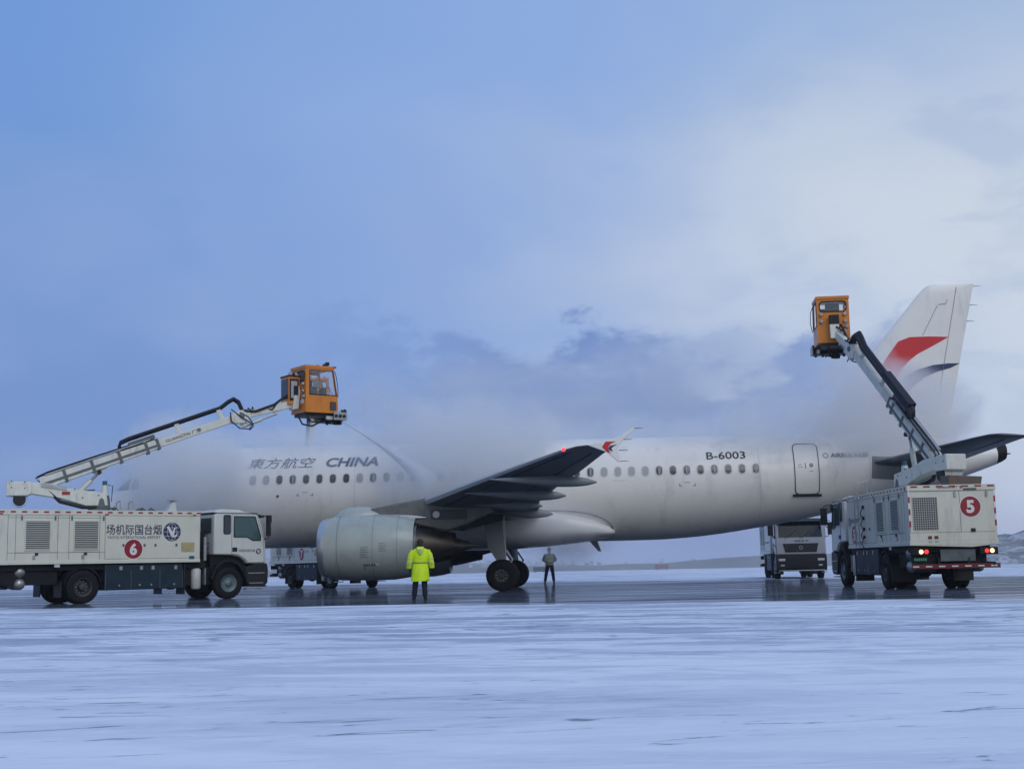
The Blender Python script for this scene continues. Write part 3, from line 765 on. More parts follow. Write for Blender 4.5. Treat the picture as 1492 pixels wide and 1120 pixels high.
# tail
def vfoil(z, xl, xt, tc): return [(xl + u * (xt - xl), v * (xt - xl), z) for u, v in [(a, b / 1.05 if b > 0 else b / .85) for a, b in foil(14, tc)]]
mb = MB(); mb.loft([vfoil(5.5, 29.3, 35.3, .09), vfoil(6.1, 29.95, 35.35, .095), vfoil(6.8, 30.55, 35.55, .10), vfoil(9.7, 33.0, 36.22, .10), vfoil(11.2, 34.28, 36.58, .095), vfoil(11.5, 34.54, 36.64, .085), vfoil(11.68, 34.72, 36.69, .07), vfoil(11.78, 34.88, 36.72, .05), vfoil(11.82, 35.05, 36.73, .03)], 'aircraft white')
FIN = mb.build('tail_fin', AIR, ang=50)
def finy(x, z):
    xl = cr([5.5, 6.8, 9.7, 11.2, 11.8], [29.3, 30.55, 33.0, 34.28, 35.3], z); xt = cr([5.5, 9.7, 11.8], [35.3, 36.22, 36.73], z)
    u = min(1, max(.0, (x - xl) / (xt - xl)))
    return (x, -(5 * .1 * (.2969 * sqrt(u) - .126 * u - .3516 * u * u + .2843 * u**3 - .1036 * u**4) * (xt - xl)) - .012, z)
RED = [(33.55, 9.52), (34.01, 9.69), (34.8, 9.70), (35.58, 9.67), (35.2, 9.46), (34.7, 9.20), (34.30, 9.0), (33.95, 8.74), (33.62, 8.40), (33.42, 8.05), (33.20, 7.5), (33.16, 6.95), (32.8, 7.1), (32.45, 7.55), (32.36, 7.9), (32.7, 8.3), (33.0, 8.8)]
decal('tail_emblem', poly_bm([RED]), finy, 'fin red', FIN, .2, .3)
NAV = [(33.55, 7.95), (33.84, 8.16), (34.3, 8.38), (34.9, 8.54), (35.5, 8.60), (35.98, 8.60), (35.6, 8.42), (35.01, 8.26), (34.5, 8.04), (34.1, 7.75), (33.8, 7.4), (33.6, 7.0), (33.42, 7.3), (33.42, 7.7)]
decal('tail_emblem', poly_bm([NAV]), finy, 'fin navy', FIN, .2, .3)
mb = MB()
for a, b in (((35.25, 11.0), (35.55, 11.02)), ((35.2, 10.95), (34.55, 9.75)), ((35.55, 11.02), (35.62, 11.2)), ((34.75, 5.9), (36.02, 11.7))):
    n = 8; mb.tube([Vector(finy(a[0] + (b[0] - a[0]) * i / n, a[1] + (b[1] - a[1]) * i / n)) - Vector((0, -.004, 0)) for i in range(n + 1)], .010, 4, 'tail grey mark')
mb.build('rudder_seam', FIN)
mb = MB()
for z in (11.72, 10.95, 10.3): mb.tube([(cr([5.5, 9.7, 11.8], [35.3, 36.22, 36.73], z), 0, z), (cr([5.5, 9.7, 11.8], [35.3, 36.22, 36.73], z) + .3, 0, z)], [.014, .006], 5, 'chassis black'); mb.build('static_wick', FIN); mb = MB()
def hstab(sgn):
    r = [(.6, 31.5, 34.92, 4.52, .09, .10), (2.5, 32.75, 35.45, 4.74, .09, .10), (5.6, 34.75, 36.35, 5.10, .09, .09), (6.1, 35.08, 36.5, 5.15, .09, .08), (6.25, 35.35, 36.55, 5.17, .09, .05)]
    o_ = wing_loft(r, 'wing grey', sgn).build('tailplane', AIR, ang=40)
    m_ = MB(); m_.tube([(33.9, sgn * .9, 4.40), (34.65, sgn * 2.5, 4.62), (35.8, sgn * 5.7, 5.0)], .012, 4, 'chassis black'); m_.build('elevator_gap', o_)
hstab(-1); hstab(1)
# ================================================================== DE-ICING TRUCKS (local: x forward from rear axle, y left, z up)
ZB, ZT, XR, XF = 1.26, 2.95, -2.82, 4.0
GRP = 'de-icing trucks around the airliner'
def logo(parent, cx, cz, r, fn, mirror=1):
    o = decal('airport_logo', poly_bm([circ(cx, cz, r, 36)]), lambda x, z: fn(x, z, .004), 'navy mark', parent)
    lines = []
    def bar(p, q, w_):
        p = Vector(p); q = Vector(q); d = (q - p).normalized(); n_ = Vector((-d.y, d.x)) * w_ / 2
        lines.append([tuple(p + n_), tuple(p - n_), tuple(q - n_), tuple(q + n_)])
    for t_ in (-.45, 0, .45):
        hw = sqrt(1 - t_ * t_) * r * .93
        bar((cx - hw, cz + t_ * r), (cx + hw, cz + t_ * r), r * .035)
    for t_ in (-.55, -.0, .55):
        P_ = [(cx + t_ * r * cos(a), cz + r * .93 * sin(a)) for a in [(-90 + 18 * i) * pi / 180 for i in range(11)]]
        for a, b in zip(P_, P_[1:]): bar(a, b, r * .035)
    decal('logo_grid', poly_bm(lines), lambda x, z: fn(x, z, .007), 'white tape', o)
    k = mirror
    V = [[(-.62, .55), (-.38, .62), (.05, -.05), (.22, .42), (.60, .52), (.36, .30), (.18, -.45), (-.05, -.55)],
         [(-.10, -.40), (.15, -.62), (.45, -.52), (.78, -.10), (.40, -.34), (.12, -.38)]]
    decal('logo_bird', poly_bm([[(cx + k * a * r, cz + b * r) for a, b in q] for q in V]), lambda x, z: fn(x, z, .010), 'white tape', o)
    return o
def disc(parent, cx, cz, r, digit, fn):
    o = decal('number_disc', poly_bm([circ(cx, cz, r, 40)]), lambda x, z: fn(x, z, .004), 'red mark', parent)
    decal('number_rim', ring_bm(circ(cx, cz, r * 1.10, 40), circ(cx, cz, r, 40)), lambda x, z: fn(x, z, .005), 'white tape', o)
    b = text_bm(digit, r * 1.28, .045, align='CENTER'); 
    for v in b.verts: v.co.x += cx; v.co.y += cz - r * .64
    decal('number', b, lambda x, z: fn(x, z, .009), 'white tape', o)
    return o
def sideR(x, z, o=.004): return (x, -1.25 - o, z)
def sideL(x, z, o=.004): return (-x, 1.25 + o, z)          # 2D x runs towards the rear as seen from the left
def rear(x, z, o=.004): return (XR - o, -x, z)             # 2D x runs to the right as seen from behind

def louvre(parent, x0, x1, z0, z1, side, n=15):
    y = 1.25 * side; m_ = MB()
    ya, yb = sorted((y, y + side * .006)); m_.box(x0, x1, ya, yb, z0, z1, 'louvre dark')
    for i in range(n):
        z = z0 + (i + .15) * (z1 - z0) / n; h = (z1 - z0) / n * .5
        m_.add([(x0, y + side * .006, z + h), (x1, y + side * .006, z + h), (x1, y + side * .035, z), (x0, y + side * .035, z), (x0, y + side * .006, z + h * .7), (x1, y + side * .006, z + h * .7)], [(0, 1, 2, 3), (4, 5, 2, 3)], 'louvre slat')
    f = .025
    for a in ((x0 - f, x1 + f, z1, z1 + f), (x0 - f, x1 + f, z0 - f, z0), (x0 - f, x0, z0, z1), (x1, x1 + f, z0, z1)):
        m_.box(a[0], a[1], min(y, y + side * .03), max(y, y + side * .03), a[2], a[3], 'truck cream')
    return m_.build('louvre_panel', parent, smooth=False)

def wheel_t(parent, x, y, w_, rimm):
    R = .53; e = MB(); h = w_ / 2
    prof = [(-h * .9, R * .56), (-h, R * .62), (-h, R * .84), (-h * .86, R * .955), (-h * .7, R)]
    nb = 3 if w_ < .4 else 7
    for i in range(nb):
        t_ = -h * .7 + (i + 1) * 1.4 * h / (nb + 1); prof += [(t_ - .012, R), (t_ - .008, R - .016), (t_ + .008, R - .016), (t_ + .012, R)]
    prof += [(h * .7, R), (h * .86, R * .955), (h, R * .84), (h, R * .62), (h * .9, R * .56)]
    if w_ > .5:  # twin tyres: groove between
        prof = [(-h * .97, R * .56), (-h, R * .62), (-h, R * .84), (-h * .93, R * .96), (-h * .85, R), (-h * .2, R), (-h * .10, R * .95), (-h * .05, R * .7), (h * .05, R * .7), (h * .10, R * .95), (h * .2, R), (h * .85, R), (h * .93, R * .96), (h, R * .84), (h, R * .62), (h * .97, R * .56)]
    e.lathe(prof, (x, y, R), (0, 1, 0), 44, 'tyre')
    t_ = e.build('wheel', parent, ang=45)
    e = MB()
    for s_ in (-1, 1):
        dish = [(.93, .56), (.88, .50), (.72, .46), (.60, .40), (.62, .26), (.80, .22), (.95, .18), (.98, .02)] if w_ < .5 else [(.96, .56), (.92, .5), (.5, .47), (.40, .42), (.42, .24), (.9, .2), (.95, .02)]
        e.lathe([(s_ * h * a, R * b) for a, b in dish], (x, y, R), (0, 1, 0), 32, rimm)
        for k in range(10):
            a = 2 * pi * k / 10; q = .60 if w_ < .5 else .40
            e.cyl((x + R * .33 * cos(a), y + s_ * h * q, R + R * .33 * sin(a)), (x + R * .33 * cos(a), y + s_ * h * (q + .16), R + R * .33 * sin(a)), .014, .014, 6, 'steel')
    e.build('rim', t_, ang=45)
    return t_

def truck(loc, yaw, num, label, boom=None, lamps=True, front_detail=True):
    T = empty('deicing_truck', (loc[0], loc[1], 0), yaw, label, 'de-icing truck', GRP)
    # ---- chassis
    c_ = MB()
    for s_ in (-1, 1):
        c_.box(XR + .25, 6.1, s_ * .42 - .05, s_ * .42 + .05, .78, 1.06, 'chassis black')
    c_.box(XR + .2, 4.3, -1.08, 1.08, 1.06, ZB, 'chassis black')
    for x in (-2.2, -1.1, .9, 2.2, 3.4): c_.box(x - .06, x + .06, -.42, .42, .8, 1.0, 'chassis black')
    c_.cyl((0, -.9, .53), (0, .9, .53), .09, .09, 10, 'chassis black'); c_.sphere((0, 0, .55), .24, 'chassis black', 12); c_.cyl((5.1, -.9, .53), (5.1, .9, .53), .07, .07, 10, 'chassis black')
    c_.cyl((.3, 0, .6), (4.2, 0, .85), .05, .05, 8, 'chassis black')
    c_.box(XR + .3, -.75, -1.0, 1.0, .62, 1.06, 'chassis black')
    c_.box(3.3, 4.5, -.95, .95, .48, 1.1, 'chassis black')
    c_.build('chassis', T, bevel=.012)
    # side skirt tanks
    for s_ in (-1, 1):
        k = MB(); y0, y1 = sorted((s_ * .55, s_ * 1.19)); k.box(.72, 3.42, y0, y1, .40, 1.22, 'skirt navy')
        sk = k.build('side_skirt', T, bevel=.03)
        k = MB(); yo = s_ * 1.2
        for x in (1.25, 1.95, 2.35, 3.15):
            k.box(x - .05, x + .05, min(yo, yo + s_ * .012), max(yo, yo + s_ * .012), 1.04, 1.16, 'steel'); k.build('latch', sk); k = MB()
            k.cyl((x - .05, yo, .55), (x - .05, yo + s_ * .015, .55), .03, .03, 8, 'steel'); k.build('bolt', sk); k = MB()
        for x in (.74, 1.6, 2.6, 3.4): k.box(x - .008, x + .008, min(yo, yo + s_ * .006), max(yo, yo + s_ * .006), .42, 1.02, 'seam')
        k.build('skirt_groove', sk)
        k = MB(); xx = 3.98; yc = s_ * .98
        k.lathe([(-.36, .02), (-.35, .12), (-.30, .165), (.30, .165), (.35, .12), (.36, .02)], (xx, yc, .70), (0, 0, 1), 20, 'tank white'); k.build('air_reservoir', T, ang=50)
        k = MB(); k.box(4.24, 4.27, yc - .16, yc + .16, .5, 1.05, 'steel'); k.box(3.45, 3.49, min(s_ * .6, s_ * 1.2), max(s_ * .6, s_ * 1.2), .2, 1.2, 'trim black'); k.build('mud_flap', T)
        k = MB()
        for zz in (1.03, .66): k.sphere((-1.93, s_ * .98, zz), .175, 'steel', 16, (1, .8, 1)); k.cyl((-1.93, s_ * .95, zz), (-1.93, s_ * .3, zz), .17, .17, 16, 'boom dark')
        k.build('brake_air_tank', T, ang=60)
        # rear wheel guard
        k = MB(); pts = [(.62 * cos(a), .53 + .62 * sin(a)) for a in [radians(12 + 156 * i / 12) for i in range(13)]]; pts2 = [(x * .95, .53 + (z - .53) * .95) for x, z in pts]
        k.prism(pts + pts2[::-1], 'y', min(s_ * .62, s_ * 1.22), max(s_ * .62, s_ * 1.22), 'chassis black'); k.build('mud_guard', T, smooth=False)
        k = MB(); k.box(-.72, -.69, min(s_ * .62, s_ * 1.22), max(s_ * .62, s_ * 1.22), .22, .72, 'trim black'); k.build('mud_flap', T)
    # ---- body box
    b = MB()
    prof = [(XR, ZB + .12), (XR + .5, ZB), (XF, ZB), (XF, ZT), (XR, ZT)]
    b.prism([(XR, ZB + .0), (XF, ZB), (XF, ZT), (XR, ZT)], 'y', -1.25, 1.25, 'truck cream')
    B = b.build('body', T, bevel=.018)
    b = MB()
    for s_ in (-1, 1):   # top rail and bottom rail
        y0, y1 = sorted((s_ * 1.25, s_ * 1.266)); b.box(XR, XF, y0, y1, ZT - .15, ZT + .012, 'truck cream'); b.box(XR, XF, y0, y1, ZB + .0, ZB + .10, 'truck cream')
    b.box(XR - .016, XR, -1.266, 1.266, ZT - .15, ZT + .012, 'truck cream'); b.box(XR - .016, XR, -1.266, 1.266, ZB, ZB + .13, 'truck cream')
    b.box(XF, XF + .012, -1.25, 1.25, ZT - .1, ZT + .012, 'truck cream')
    b.prism([(1.2, ZB), (-.5, ZB - .07), (-1.2, ZB)], 'x', XR - .01, XR + .5, 'truck cream')
    b.build('body_rail', B, bevel=.006)
    b = MB()
    for s_ in (-1, 1):
        y0, y1 = sorted((s_ * 1.25, s_ * 1.253))
        for x in (-2.42, -2.18, -.86, -.5, .5, .68): b.box(x - .006, x + .006, y0, y1, ZB + .14, ZT - .15, 'seam')
        for x0, x1, z in ((-2.42, .68, ZB + .36), (-2.42, .68, ZT - .24), (.68, XF - .04, ZB + .14), (-2.18, -.86, 1.63), (-.5, .5, 1.63)): b.box(x0, x1, y0, y1, z - .005, z + .005, 'seam')
        y0, y1 = sorted((s_ * 1.25, s_ * 1.275))
        for x in (-2.0, -.95, -.42, .62): b.box(x - .02, x + .02, y0, y1, ZT - .32, ZT - .18, 'boom dark')
        for x in (-1.52, .04): b.box(x - .05, x + .05, y0, y1, 1.54, 1.61, 'trim black'); b.box(x - .12, x - .04, y0, y1, ZB + .16, ZB + .28, 'steel')
        for x in ((1.3, 2.02, 2.4, 3.14) if s_ < 0 else (1.3,)): b.box(x - .03, x + .03, y0, y1, 1.80, 1.88, 'boom dark')
        b.box(-.95, -.78, y0, y1, ZB - .1, ZB - .01, 'tank white')
    for x in (-.22, 1.22): b.box(XR - .003, XR, x - .006, x + .006, ZB + .36, ZT - .15, 'seam')
    for z in (ZB + .36, ZB + .13, ZT - .17): b.box(XR - .003, XR, -1.2, 1.2, z - .005, z + .005, 'seam')
    for y in (-.1, -1.0): b.box(XR - .03, XR, y - .03, y + .03, ZT - .34, ZT - .18, 'steel')
    b.box(XR - .03, XR, -.62, -.5, 1.62, 1.72, 'trim black')
    for y in (.68, .50): b.box(XR - .02, XR, y - .05, y + .05, 1.44, 1.52, 'rust red'); b.box(XR - .02, XR, y - .05, y + .05, 1.33, 1.38, 'steel')
    b.box(XR - .025, XR, -.72, -.34, 2.80, 2.86, 'boom dark')
    b.build('body_fitting', B, smooth=False)
    # reflective tape
    b = MB()
    for s_ in (-1, 1):
        y0, y1 = sorted((s_ * 1.266, s_ * 1.270)); x = XR + .12; i = 0
        while x < XF - .1: b.box(x, x + .16, y0, y1, ZT - .085, ZT - .035, 'red tape'); x += .345
        for x in (XR + .12, .66, 3.72): b.box(x, x + .12, y0, y1, ZT - .145, ZT - .105, 'red tape')
    y = -1.22
    while y < 1.2: b.box(XR - .021, XR - .016, y, y + .19, ZT - .06, ZT - .012, 'red tape'); y += .365
    b.build('reflective_marking', B, smooth=False)
    b = MB()
    for s_ in (-1, 1):
        z = ZB + .52; k = 0
        while z < ZT - .2:
            b.box(XR - .006, XR - .001, s_ * 1.22 - .025, s_ * 1.22 + .025, z, z + .17, 'red tape' if k % 2 == 0 else 'white tape'); z += .17; k += 1
    b.build('corner_marking', B, smooth=False)
    for s_ in (-1, 1):
        louvre(B, -1.87, -1.12, 1.72, 2.60, s_); louvre(B, -.33, .44, 1.72, 2.60, s_)
    # rear grille
    b = MB(); b.box(XR - .006, XR, .43, 1.12, 1.70, 2.61, 'louvre dark')
    for i in range(15): z = 1.70 + .065 * i; b.box(XR - .018, XR - .006, .43, 1.12, z - .008, z + .008, 'louvre slat')
    for i in range(12): y = .43 + .0627 * i; b.box(XR - .024, XR - .012, y - .007, y + .007, 1.70, 2.61, 'louvre slat')
    b.build('rear_grille', B, smooth=False)
    # lettering and discs
    if num in '67':
        decal('airport_name', text_bm('场机际国台烟', .34, .012, width=1.9), lambda x, z: sideR(x + .71, z + 2.17), 'navy mark', B)
        decal('airport_name_english', text_bm('YANTAI INTERNATIONAL AIRPORT', .095, .0, width=1.82), lambda x, z: sideR(x + .75, z + 2.045), 'navy mark', B)
        logo(B, 2.98, 2.27, .31, sideR)
        disc(B, 1.64, 1.71, .31, num, sideR)
        decal('placard', poly_bm([[(3.31, 1.60), (3.79, 1.60), (3.79, 1.92), (3.31, 1.92)]]), sideR, 'yellow placard', B)
        decal('placard', poly_bm([[(3.60, 1.33), (3.79, 1.33), (3.79, 1.47), (3.60, 1.47)]]), sideR, 'blue placard', B)
    # left side: logo, name, disc, ladder
    sL = lambda x, z, o=.004: sideL(x, z, o)
    logo(B, -3.72, 2.12, .15, sL)
    decal('airport_name', text_bm('烟台国际机场', .15, .006, width=.9), lambda x, z: sL(x - 3.52, z + 2.08), 'navy mark', B)
    disc(B, -3.2, 1.69, .30, num, sL)
    b = MB()
    for x in (2.10, 2.55):
        b.tube([(x, 1.38, 1.3), (x, 1.38, 3.0), (x, 1.3, 3.35), (x, 1.0, 3.4), (x, .9, 2.96)], .018, 6, 'steel')
        for z in (1.45, 2.2, 2.85): b.tube([(x, 1.25, z), (x, 1.38, z)], .014, 5, 'steel')
    for i in range(6): b.tube([(2.10, 1.38, 1.42 + i * .29), (2.55, 1.38, 1.42 + i * .29)], .015, 6, 'steel')
    b.build('ladder', B)
    b = MB()
    for i, z in enumerate((1.55, 1.8, 2.15, 2.5)): b.box(1.86, 1.96, 1.25, 1.30, z, z + .1, 'chassis black'); b.tube([(1.91, 1.3, z), (1.95, 1.36, z - .15), (1.8, 1.33, z - .3)], .015, 5, 'hose')
    b.build('hose_coupling', B)
    disc(B, .52, 2.33, .29, num, rear)
    decal('maker_name', text_bm('GUANGTAI 广泰', .085, .01, width=.72), lambda x, z: rear(x - .39, z + 2.845, .021), 'black mark', B)
    # deck details
    b = MB(); b.box(1.5, 3.6, -.6, .2, ZT, ZT + .05, 'boom dark'); b.build('deck_plate', B)
    b = MB(); b.prism([(2.92, ZT), (3.26, ZT), (3.2, ZT + .38), (3.06, ZT + .30)], 'y', -1.0, -.8, 'tank white'); b.box(3.0, 3.3, -1.05, -.75, ZT + .36, ZT + .40, 'steel'); b.build('tank_vent', B)
    b = MB()
    for x, y, h in ((2.35, -.95, .09), (1.95, -.9, .07), (.9, -1.1, .08), (1.1, -.9, .12), (2.2, -.6, .12)): b.cyl((x, y, ZT), (x, y, ZT + h), .07, .05, 10, 'boom dark'); b.tube([(x - .1, y, ZT + .02), (x, y, ZT + h + .02), (x + .22, y + .1, ZT + .02)], .018, 5, 'hose')
    b.build('deck_hose', B)
    if num == '5':
        b = MB(); b.prism([(-1.05, ZT), (-.12, ZT), (-.12, ZT + .32), (-1.1, ZT + .26)], 'x', XR + .5, XR + 1.25, 'brown fairing'); b.build('exhaust_cowl', B, bevel=.02)
    # ---- rear lamps, bumper, plate
    b = MB(); b.box(XR + .02, XR + .10, -1.28, 1.22, .60, .73, 'rust red')
    for y in [-1.1 + i * .37 for i in range(7)]: b.box(XR + .015, XR + .02, y - .09, y + .09, .645, .68, 'white tape')
    for s_ in (-1, 1): b.box(XR + .10, XR + .45, s_ * .42 - .04, s_ * .42 + .04, .6, .9, 'chassis black')
    b.build('rear_bumper', T, bevel=.008)
    for s_ in (-1, 1):
        b = MB(); b.box(XR + .02, XR + .12, min(s_ * .72, s_ * 1.24), max(s_ * .72, s_ * 1.24), .98, 1.18, 'chassis black')
        tl = b.build('tail_light', T, bevel=.012)
        yy = s_ * .86 if s_ > 0 else -.98
        b = MB(); b.lathe([(0, .062), (.02, .05), (.025, .01)], (XR + .02, yy - s_ * .0 + (-.06 if s_ > 0 else .06) * 1, 1.08), (-1, 0, 0), 16, 'red lamp' if lamps else 'rust red'); b.build('red_lens', tl)
        b = MB(); b.lathe([(0, .062), (.02, .05), (.025, .01)], (XR + .02, yy + (.09 if s_ > 0 else -.09), 1.08), (-1, 0, 0), 16, 'pale lamp' if lamps else 'lamp glass'); b.build('pale_lens', tl)
    b = MB(); b.box(XR + .0, XR + .02, .78, 1.20, .80, .93, 'chassis black'); pl = b.build('number_plate', T)
    b = MB()
    for i in range(6): b.box(XR - .004, XR, .82 + i * .06, .86 + i * .06, .83, .90, 'plate green')
    b.build('plate_mark', pl, smooth=False)
    b = MB(); b.box(XR + .1, XR + .16, -.62, .38, .80, 1.14, 'boom dark'); b.build('rear_step', T, bevel=.01)
    b = MB(); b.cyl((XR + .4, -.75, .72), (XR + .05, -1.15, .70), .07, .07, 12, 'chassis black'); b.build('exhaust_pipe', T)
    # ---- cab
    b = MB()
    arch = [(5.1 + .66 * cos(a), .62 + .78 * sin(a)) for a in [radians(158 - i * 13.2) for i in range(11)]]
    prof = [(4.52, 1.50), (4.55, 2.86), (4.68, 2.95), (5.85, 2.95), (6.20, 2.86), (6.33, 2.60), (6.50, 1.95), (6.52, 1.18), (5.78, 1.18)]
    arch2 = [(5.78, 1.18), (5.70, 1.30), (5.50, 1.42), (5.2, 1.48), (4.52, 1.50)]
    b.prism(prof[:-1] + arch2[:-1], 'y', -1.20, 1.20, 'cab white')
    CB = b.build('cab', T, bevel=.05)
    if num == '8': CB.data.materials[0] = MATS['cab white shaded']
    b = MB(); b.box(4.52, 6.18, -1.21, 1.21, 2.905, 2.925, 'trim black'); b.build('roof_drip_rail', CB)
    b = MB(); b.prism([(4.6, 2.95), (5.9, 2.95), (5.6, 3.04), (4.9, 3.06)], 'y', -.95, .95, 'cab white'); b.build('roof_spoiler', CB, bevel=.03)
    # windscreen (bottom fwd, top back)
    b = MB(); q = lambda u, z: 6.33 + (2.60 - z) / (2.60 - 1.95) * .17 + .012
    b.add([(q(0, 2.02), -1.05, 2.02), (q(0, 2.02), 1.05, 2.02), (q(0, 2.58), 1.02, 2.58), (6.215, 1.0, 2.86), (6.215, -1.0, 2.86), (q(0, 2.58), -1.02, 2.58)], [(0, 1, 2, 5), (5, 2, 3, 4)], 'glass dark')
    b.build('windscreen', CB, smooth=False)
    b = MB()
    for y in (-.75, .0): b.tube([(6.52, y, 1.98), (6.46, y + .35, 2.2), (6.40, y + .62, 2.42)], .014, 5, 'trim black')
    b.build('wiper', CB)
    b = MB(); b.prism([(6.22, 2.90), (6.50, 2.80), (6.50, 2.77), (6.22, 2.85)], 'y', -1.08, 1.08, 'trim black'); b.build('sun_visor', CB)
    # front: grille, panel marks, bumper, lights
    b = MB(); b.prism([(-.85, 1.72), (-.75, 1.30), (.75, 1.30), (.85, 1.72)], 'x', 6.50, 6.535, 'trim black')
    for z in (1.38, 1.47, 1.56, 1.65): b.box(6.535, 6.55, -.78, .78, z - .01, z + .01, 'boom dark')
    b.lathe([(0, .09), (.015, .09), (.015, .06), (.0, .06)], (6.55, 0, 1.52), (1, 0, 0), 20, 'steel'); b.build('grille', CB, smooth=False)
    b = MB()
    for i, y in enumerate((.32, .12, -.05, -.2)): b.box(6.515, 6.53, y - .05, y + .05, 1.84, 1.87, 'trim black'); b.box(6.515, 6.53, y - .05, y - .03, 1.80, 1.90, 'trim black')
    b.build('front_badge', CB, smooth=False)
    b = MB(); b.prism([(6.15, 1.18), (6.56, 1.18), (6.60, .95), (6.58, .52), (6.45, .40), (5.9, .40), (5.75, .6), (5.72, 1.05)], 'y', -1.22, 1.22, 'trim black')
    b.box(6.4, 6.62, -1.1, 1.1, .38, .44, 'steel')
    bp = b.build('front_bumper', T, bevel=.02)
    for s_ in (-1, 1):
        b = MB(); b.box(6.58, 6.61, min(s_ * .78, s_ * 1.1), max(s_ * .78, s_ * 1.1), .88, .99, 'lamp glass'); b.build('headlight', bp, bevel=.01)
        b = MB(); b.box(6.58, 6.60, min(s_ * .82, s_ * 1.0), max(s_ * .82, s_ * 1.0), .64, .70, 'lamp glass'); b.build('fog_lamp', bp)
        b = MB(); y0, y1 = sorted((s_ * 1.0, s_ * 1.235)); b.box(5.82, 6.45, y0, y1, .84, .87, 'steel'); b.box(5.86, 6.40, y0, y1, .50, .53, 'steel'); b.box(5.75, 6.35, y0, y1, .30, .34, 'steel'); b.build('entry_step', T)
        # door
        yo = s_ * 1.2
        def sd_(x, z, o=.004): return (x, yo + s_ * o, z)
        d = decal('cab_door', poly_bm([[(5.20, 1.52), (5.20, 2.88), (6.14, 2.88), (6.42, 2.05), (6.44, 1.22), (5.84, 1.22), (5.70, 1.36), (5.45, 1.49)]]), lambda x, z: sd_(x, z, .004), 'cab white', CB)
        gl = poly_bm([[(5.28, 2.10), (5.28, 2.80), (6.08, 2.80), (6.30, 2.12), (6.30, 1.98), (6.0, 1.98), (5.78, 2.10)]])
        decal('door_window', gl, lambda x, z: sd_(x, z, .012), 'glass teal', d)
        m_ = MB(); m_.tube([sd_(*p, .016) for p in [(5.28, 2.10), (5.28, 2.80), (6.08, 2.80), (6.30, 2.12), (6.30, 1.98), (6.0, 1.98), (5.78, 2.10), (5.28, 2.10)]], .02, 5, 'trim black'); m_.build('window_seal', d)
        m_ = MB(); m_.tube([sd_(*p, .004) for p in [(5.20, 1.52), (5.20, 2.88), (6.14, 2.88), (6.42, 2.05), (6.44, 1.22), (5.84, 1.22), (5.70, 1.36), (5.45, 1.49), (5.2, 1.52)]], .007, 4, 'seam'); m_.build('door_gap', d)
        m_ = MB(); y0, y1 = sorted((yo, yo + s_ * .03)); m_.box(5.22, 5.40, y0, y1, 1.60, 1.74, 'trim black'); m_.build('door_handle', d, bevel=.008)
        m_ = MB(); m_.prism(rrect(5.02, 2.52, .24, .62, .05, 4), 'y', y0, yo + s_ * .008, 'glass dark'); m_.build('side_window', CB)
        m_ = MB(); P_ = rrect(5.02, 2.52, .26, .64, .06, 4); m_.tube([sd_(*p, .008) for p in P_ + P_[:1]], .014, 5, 'trim black'); m_.build('side_window_seal', CB)
        if s_ < 0:
            decal('airport_name', text_bm('场机际国台烟', .10, .002, width=.62), lambda x, z: (5.46 + x, -1.208, 1.58 + z), 'navy mark', CB)
            logo(CB, 6.22, 1.60, .10, lambda x, z, o=.004: (x, -1.205 - o, z))
        # fender
        m_ = MB(); a1 = [(5.1 + .68 * cos(a), .55 + .80 * sin(a)) for a in [radians(170 - i * 15.5) for i in range(11)]]; a2 = [(5.1 + .60 * cos(a), .55 + .70 * sin(a)) for a in [radians(170 - i * 15.5) for i in range(11)]]
        m_.prism(a1 + a2[::-1], 'y', min(s_ * .72, s_ * 1.225), max(s_ * .72, s_ * 1.225), 'chassis black'); m_.build('front_fender', T, smooth=False)
        m_ = MB(); m_.box(4.5, 5.9, min(s_ * .6, s_ * 1.0), max(s_ * .6, s_ * 1.0), 1.0, 1.5, 'chassis black'); m_.build('cab_mount', T)
        # mirrors
        m_ = MB(); m_.tube([(6.30, s_ * 1.15, 2.80), (6.46, s_ * 1.34, 2.82), (6.50, s_ * 1.46, 2.76)], .018, 6, 'trim black'); m_.tube([(6.46, s_ * 1.18, 2.02), (6.54, s_ * 1.36, 2.06), (6.50, s_ * 1.44, 2.2)], .018, 6, 'trim black')
        m_.box(6.44, 6.52, min(s_ * 1.33, s_ * 1.56), max(s_ * 1.33, s_ * 1.56), 2.12, 2.72, 'trim black'); m_.build('wing_mirror', CB, bevel=.025)
        m_ = MB(); m_.tube([(6.2, s_ * 1.0, 2.88), (6.55, s_ * 1.05, 2.84), (6.72, s_ * 1.05, 2.80)], .015, 6, 'trim black'); m_.box(6.64, 6.78, s_ * 1.05 - .09, s_ * 1.05 + .09, 2.60, 2.86, 'trim black'); m_.build('kerb_mirror', CB, bevel=.025)
    # cab rear wall window + exhaust stack area
    b = MB(); b.box(4.500, 4.525, .25, 1.0, 2.25, 2.75, 'glass dark'); b.box(4.500, 4.525, -1.0, -.25, 2.25, 2.75, 'glass dark'); b.build('rear_window', CB, smooth=False)
    b = MB(); b.box(4.12, 4.42, -.75, -.35, 1.1, 2.3, 'chassis black'); b.cyl((4.3, -1.0, 1.3), (4.3, -1.0, 2.1), .06, .06, 10, 'steel'); b.box(4.1, 4.5, .3, .9, 1.1, 2.0, 'chassis black')
    for z in (1.6, 1.75, 1.9): b.tube([(4.02, -.9, z), (4.26, -.8, z - .12), (4.5, -.9, z)], .02, 6, 'hose')
    b.build('air_intake', T, bevel=.01)
    # wheels
    for s_ in (-1, 1):
        wheel_t(T, 5.1, s_ * 1.06, .30, 'rim teal'); wheel_t(T, 0, s_ * .93, .60, 'rim')
    if boom: make_boom(T, loc, yaw, boom)
    return T

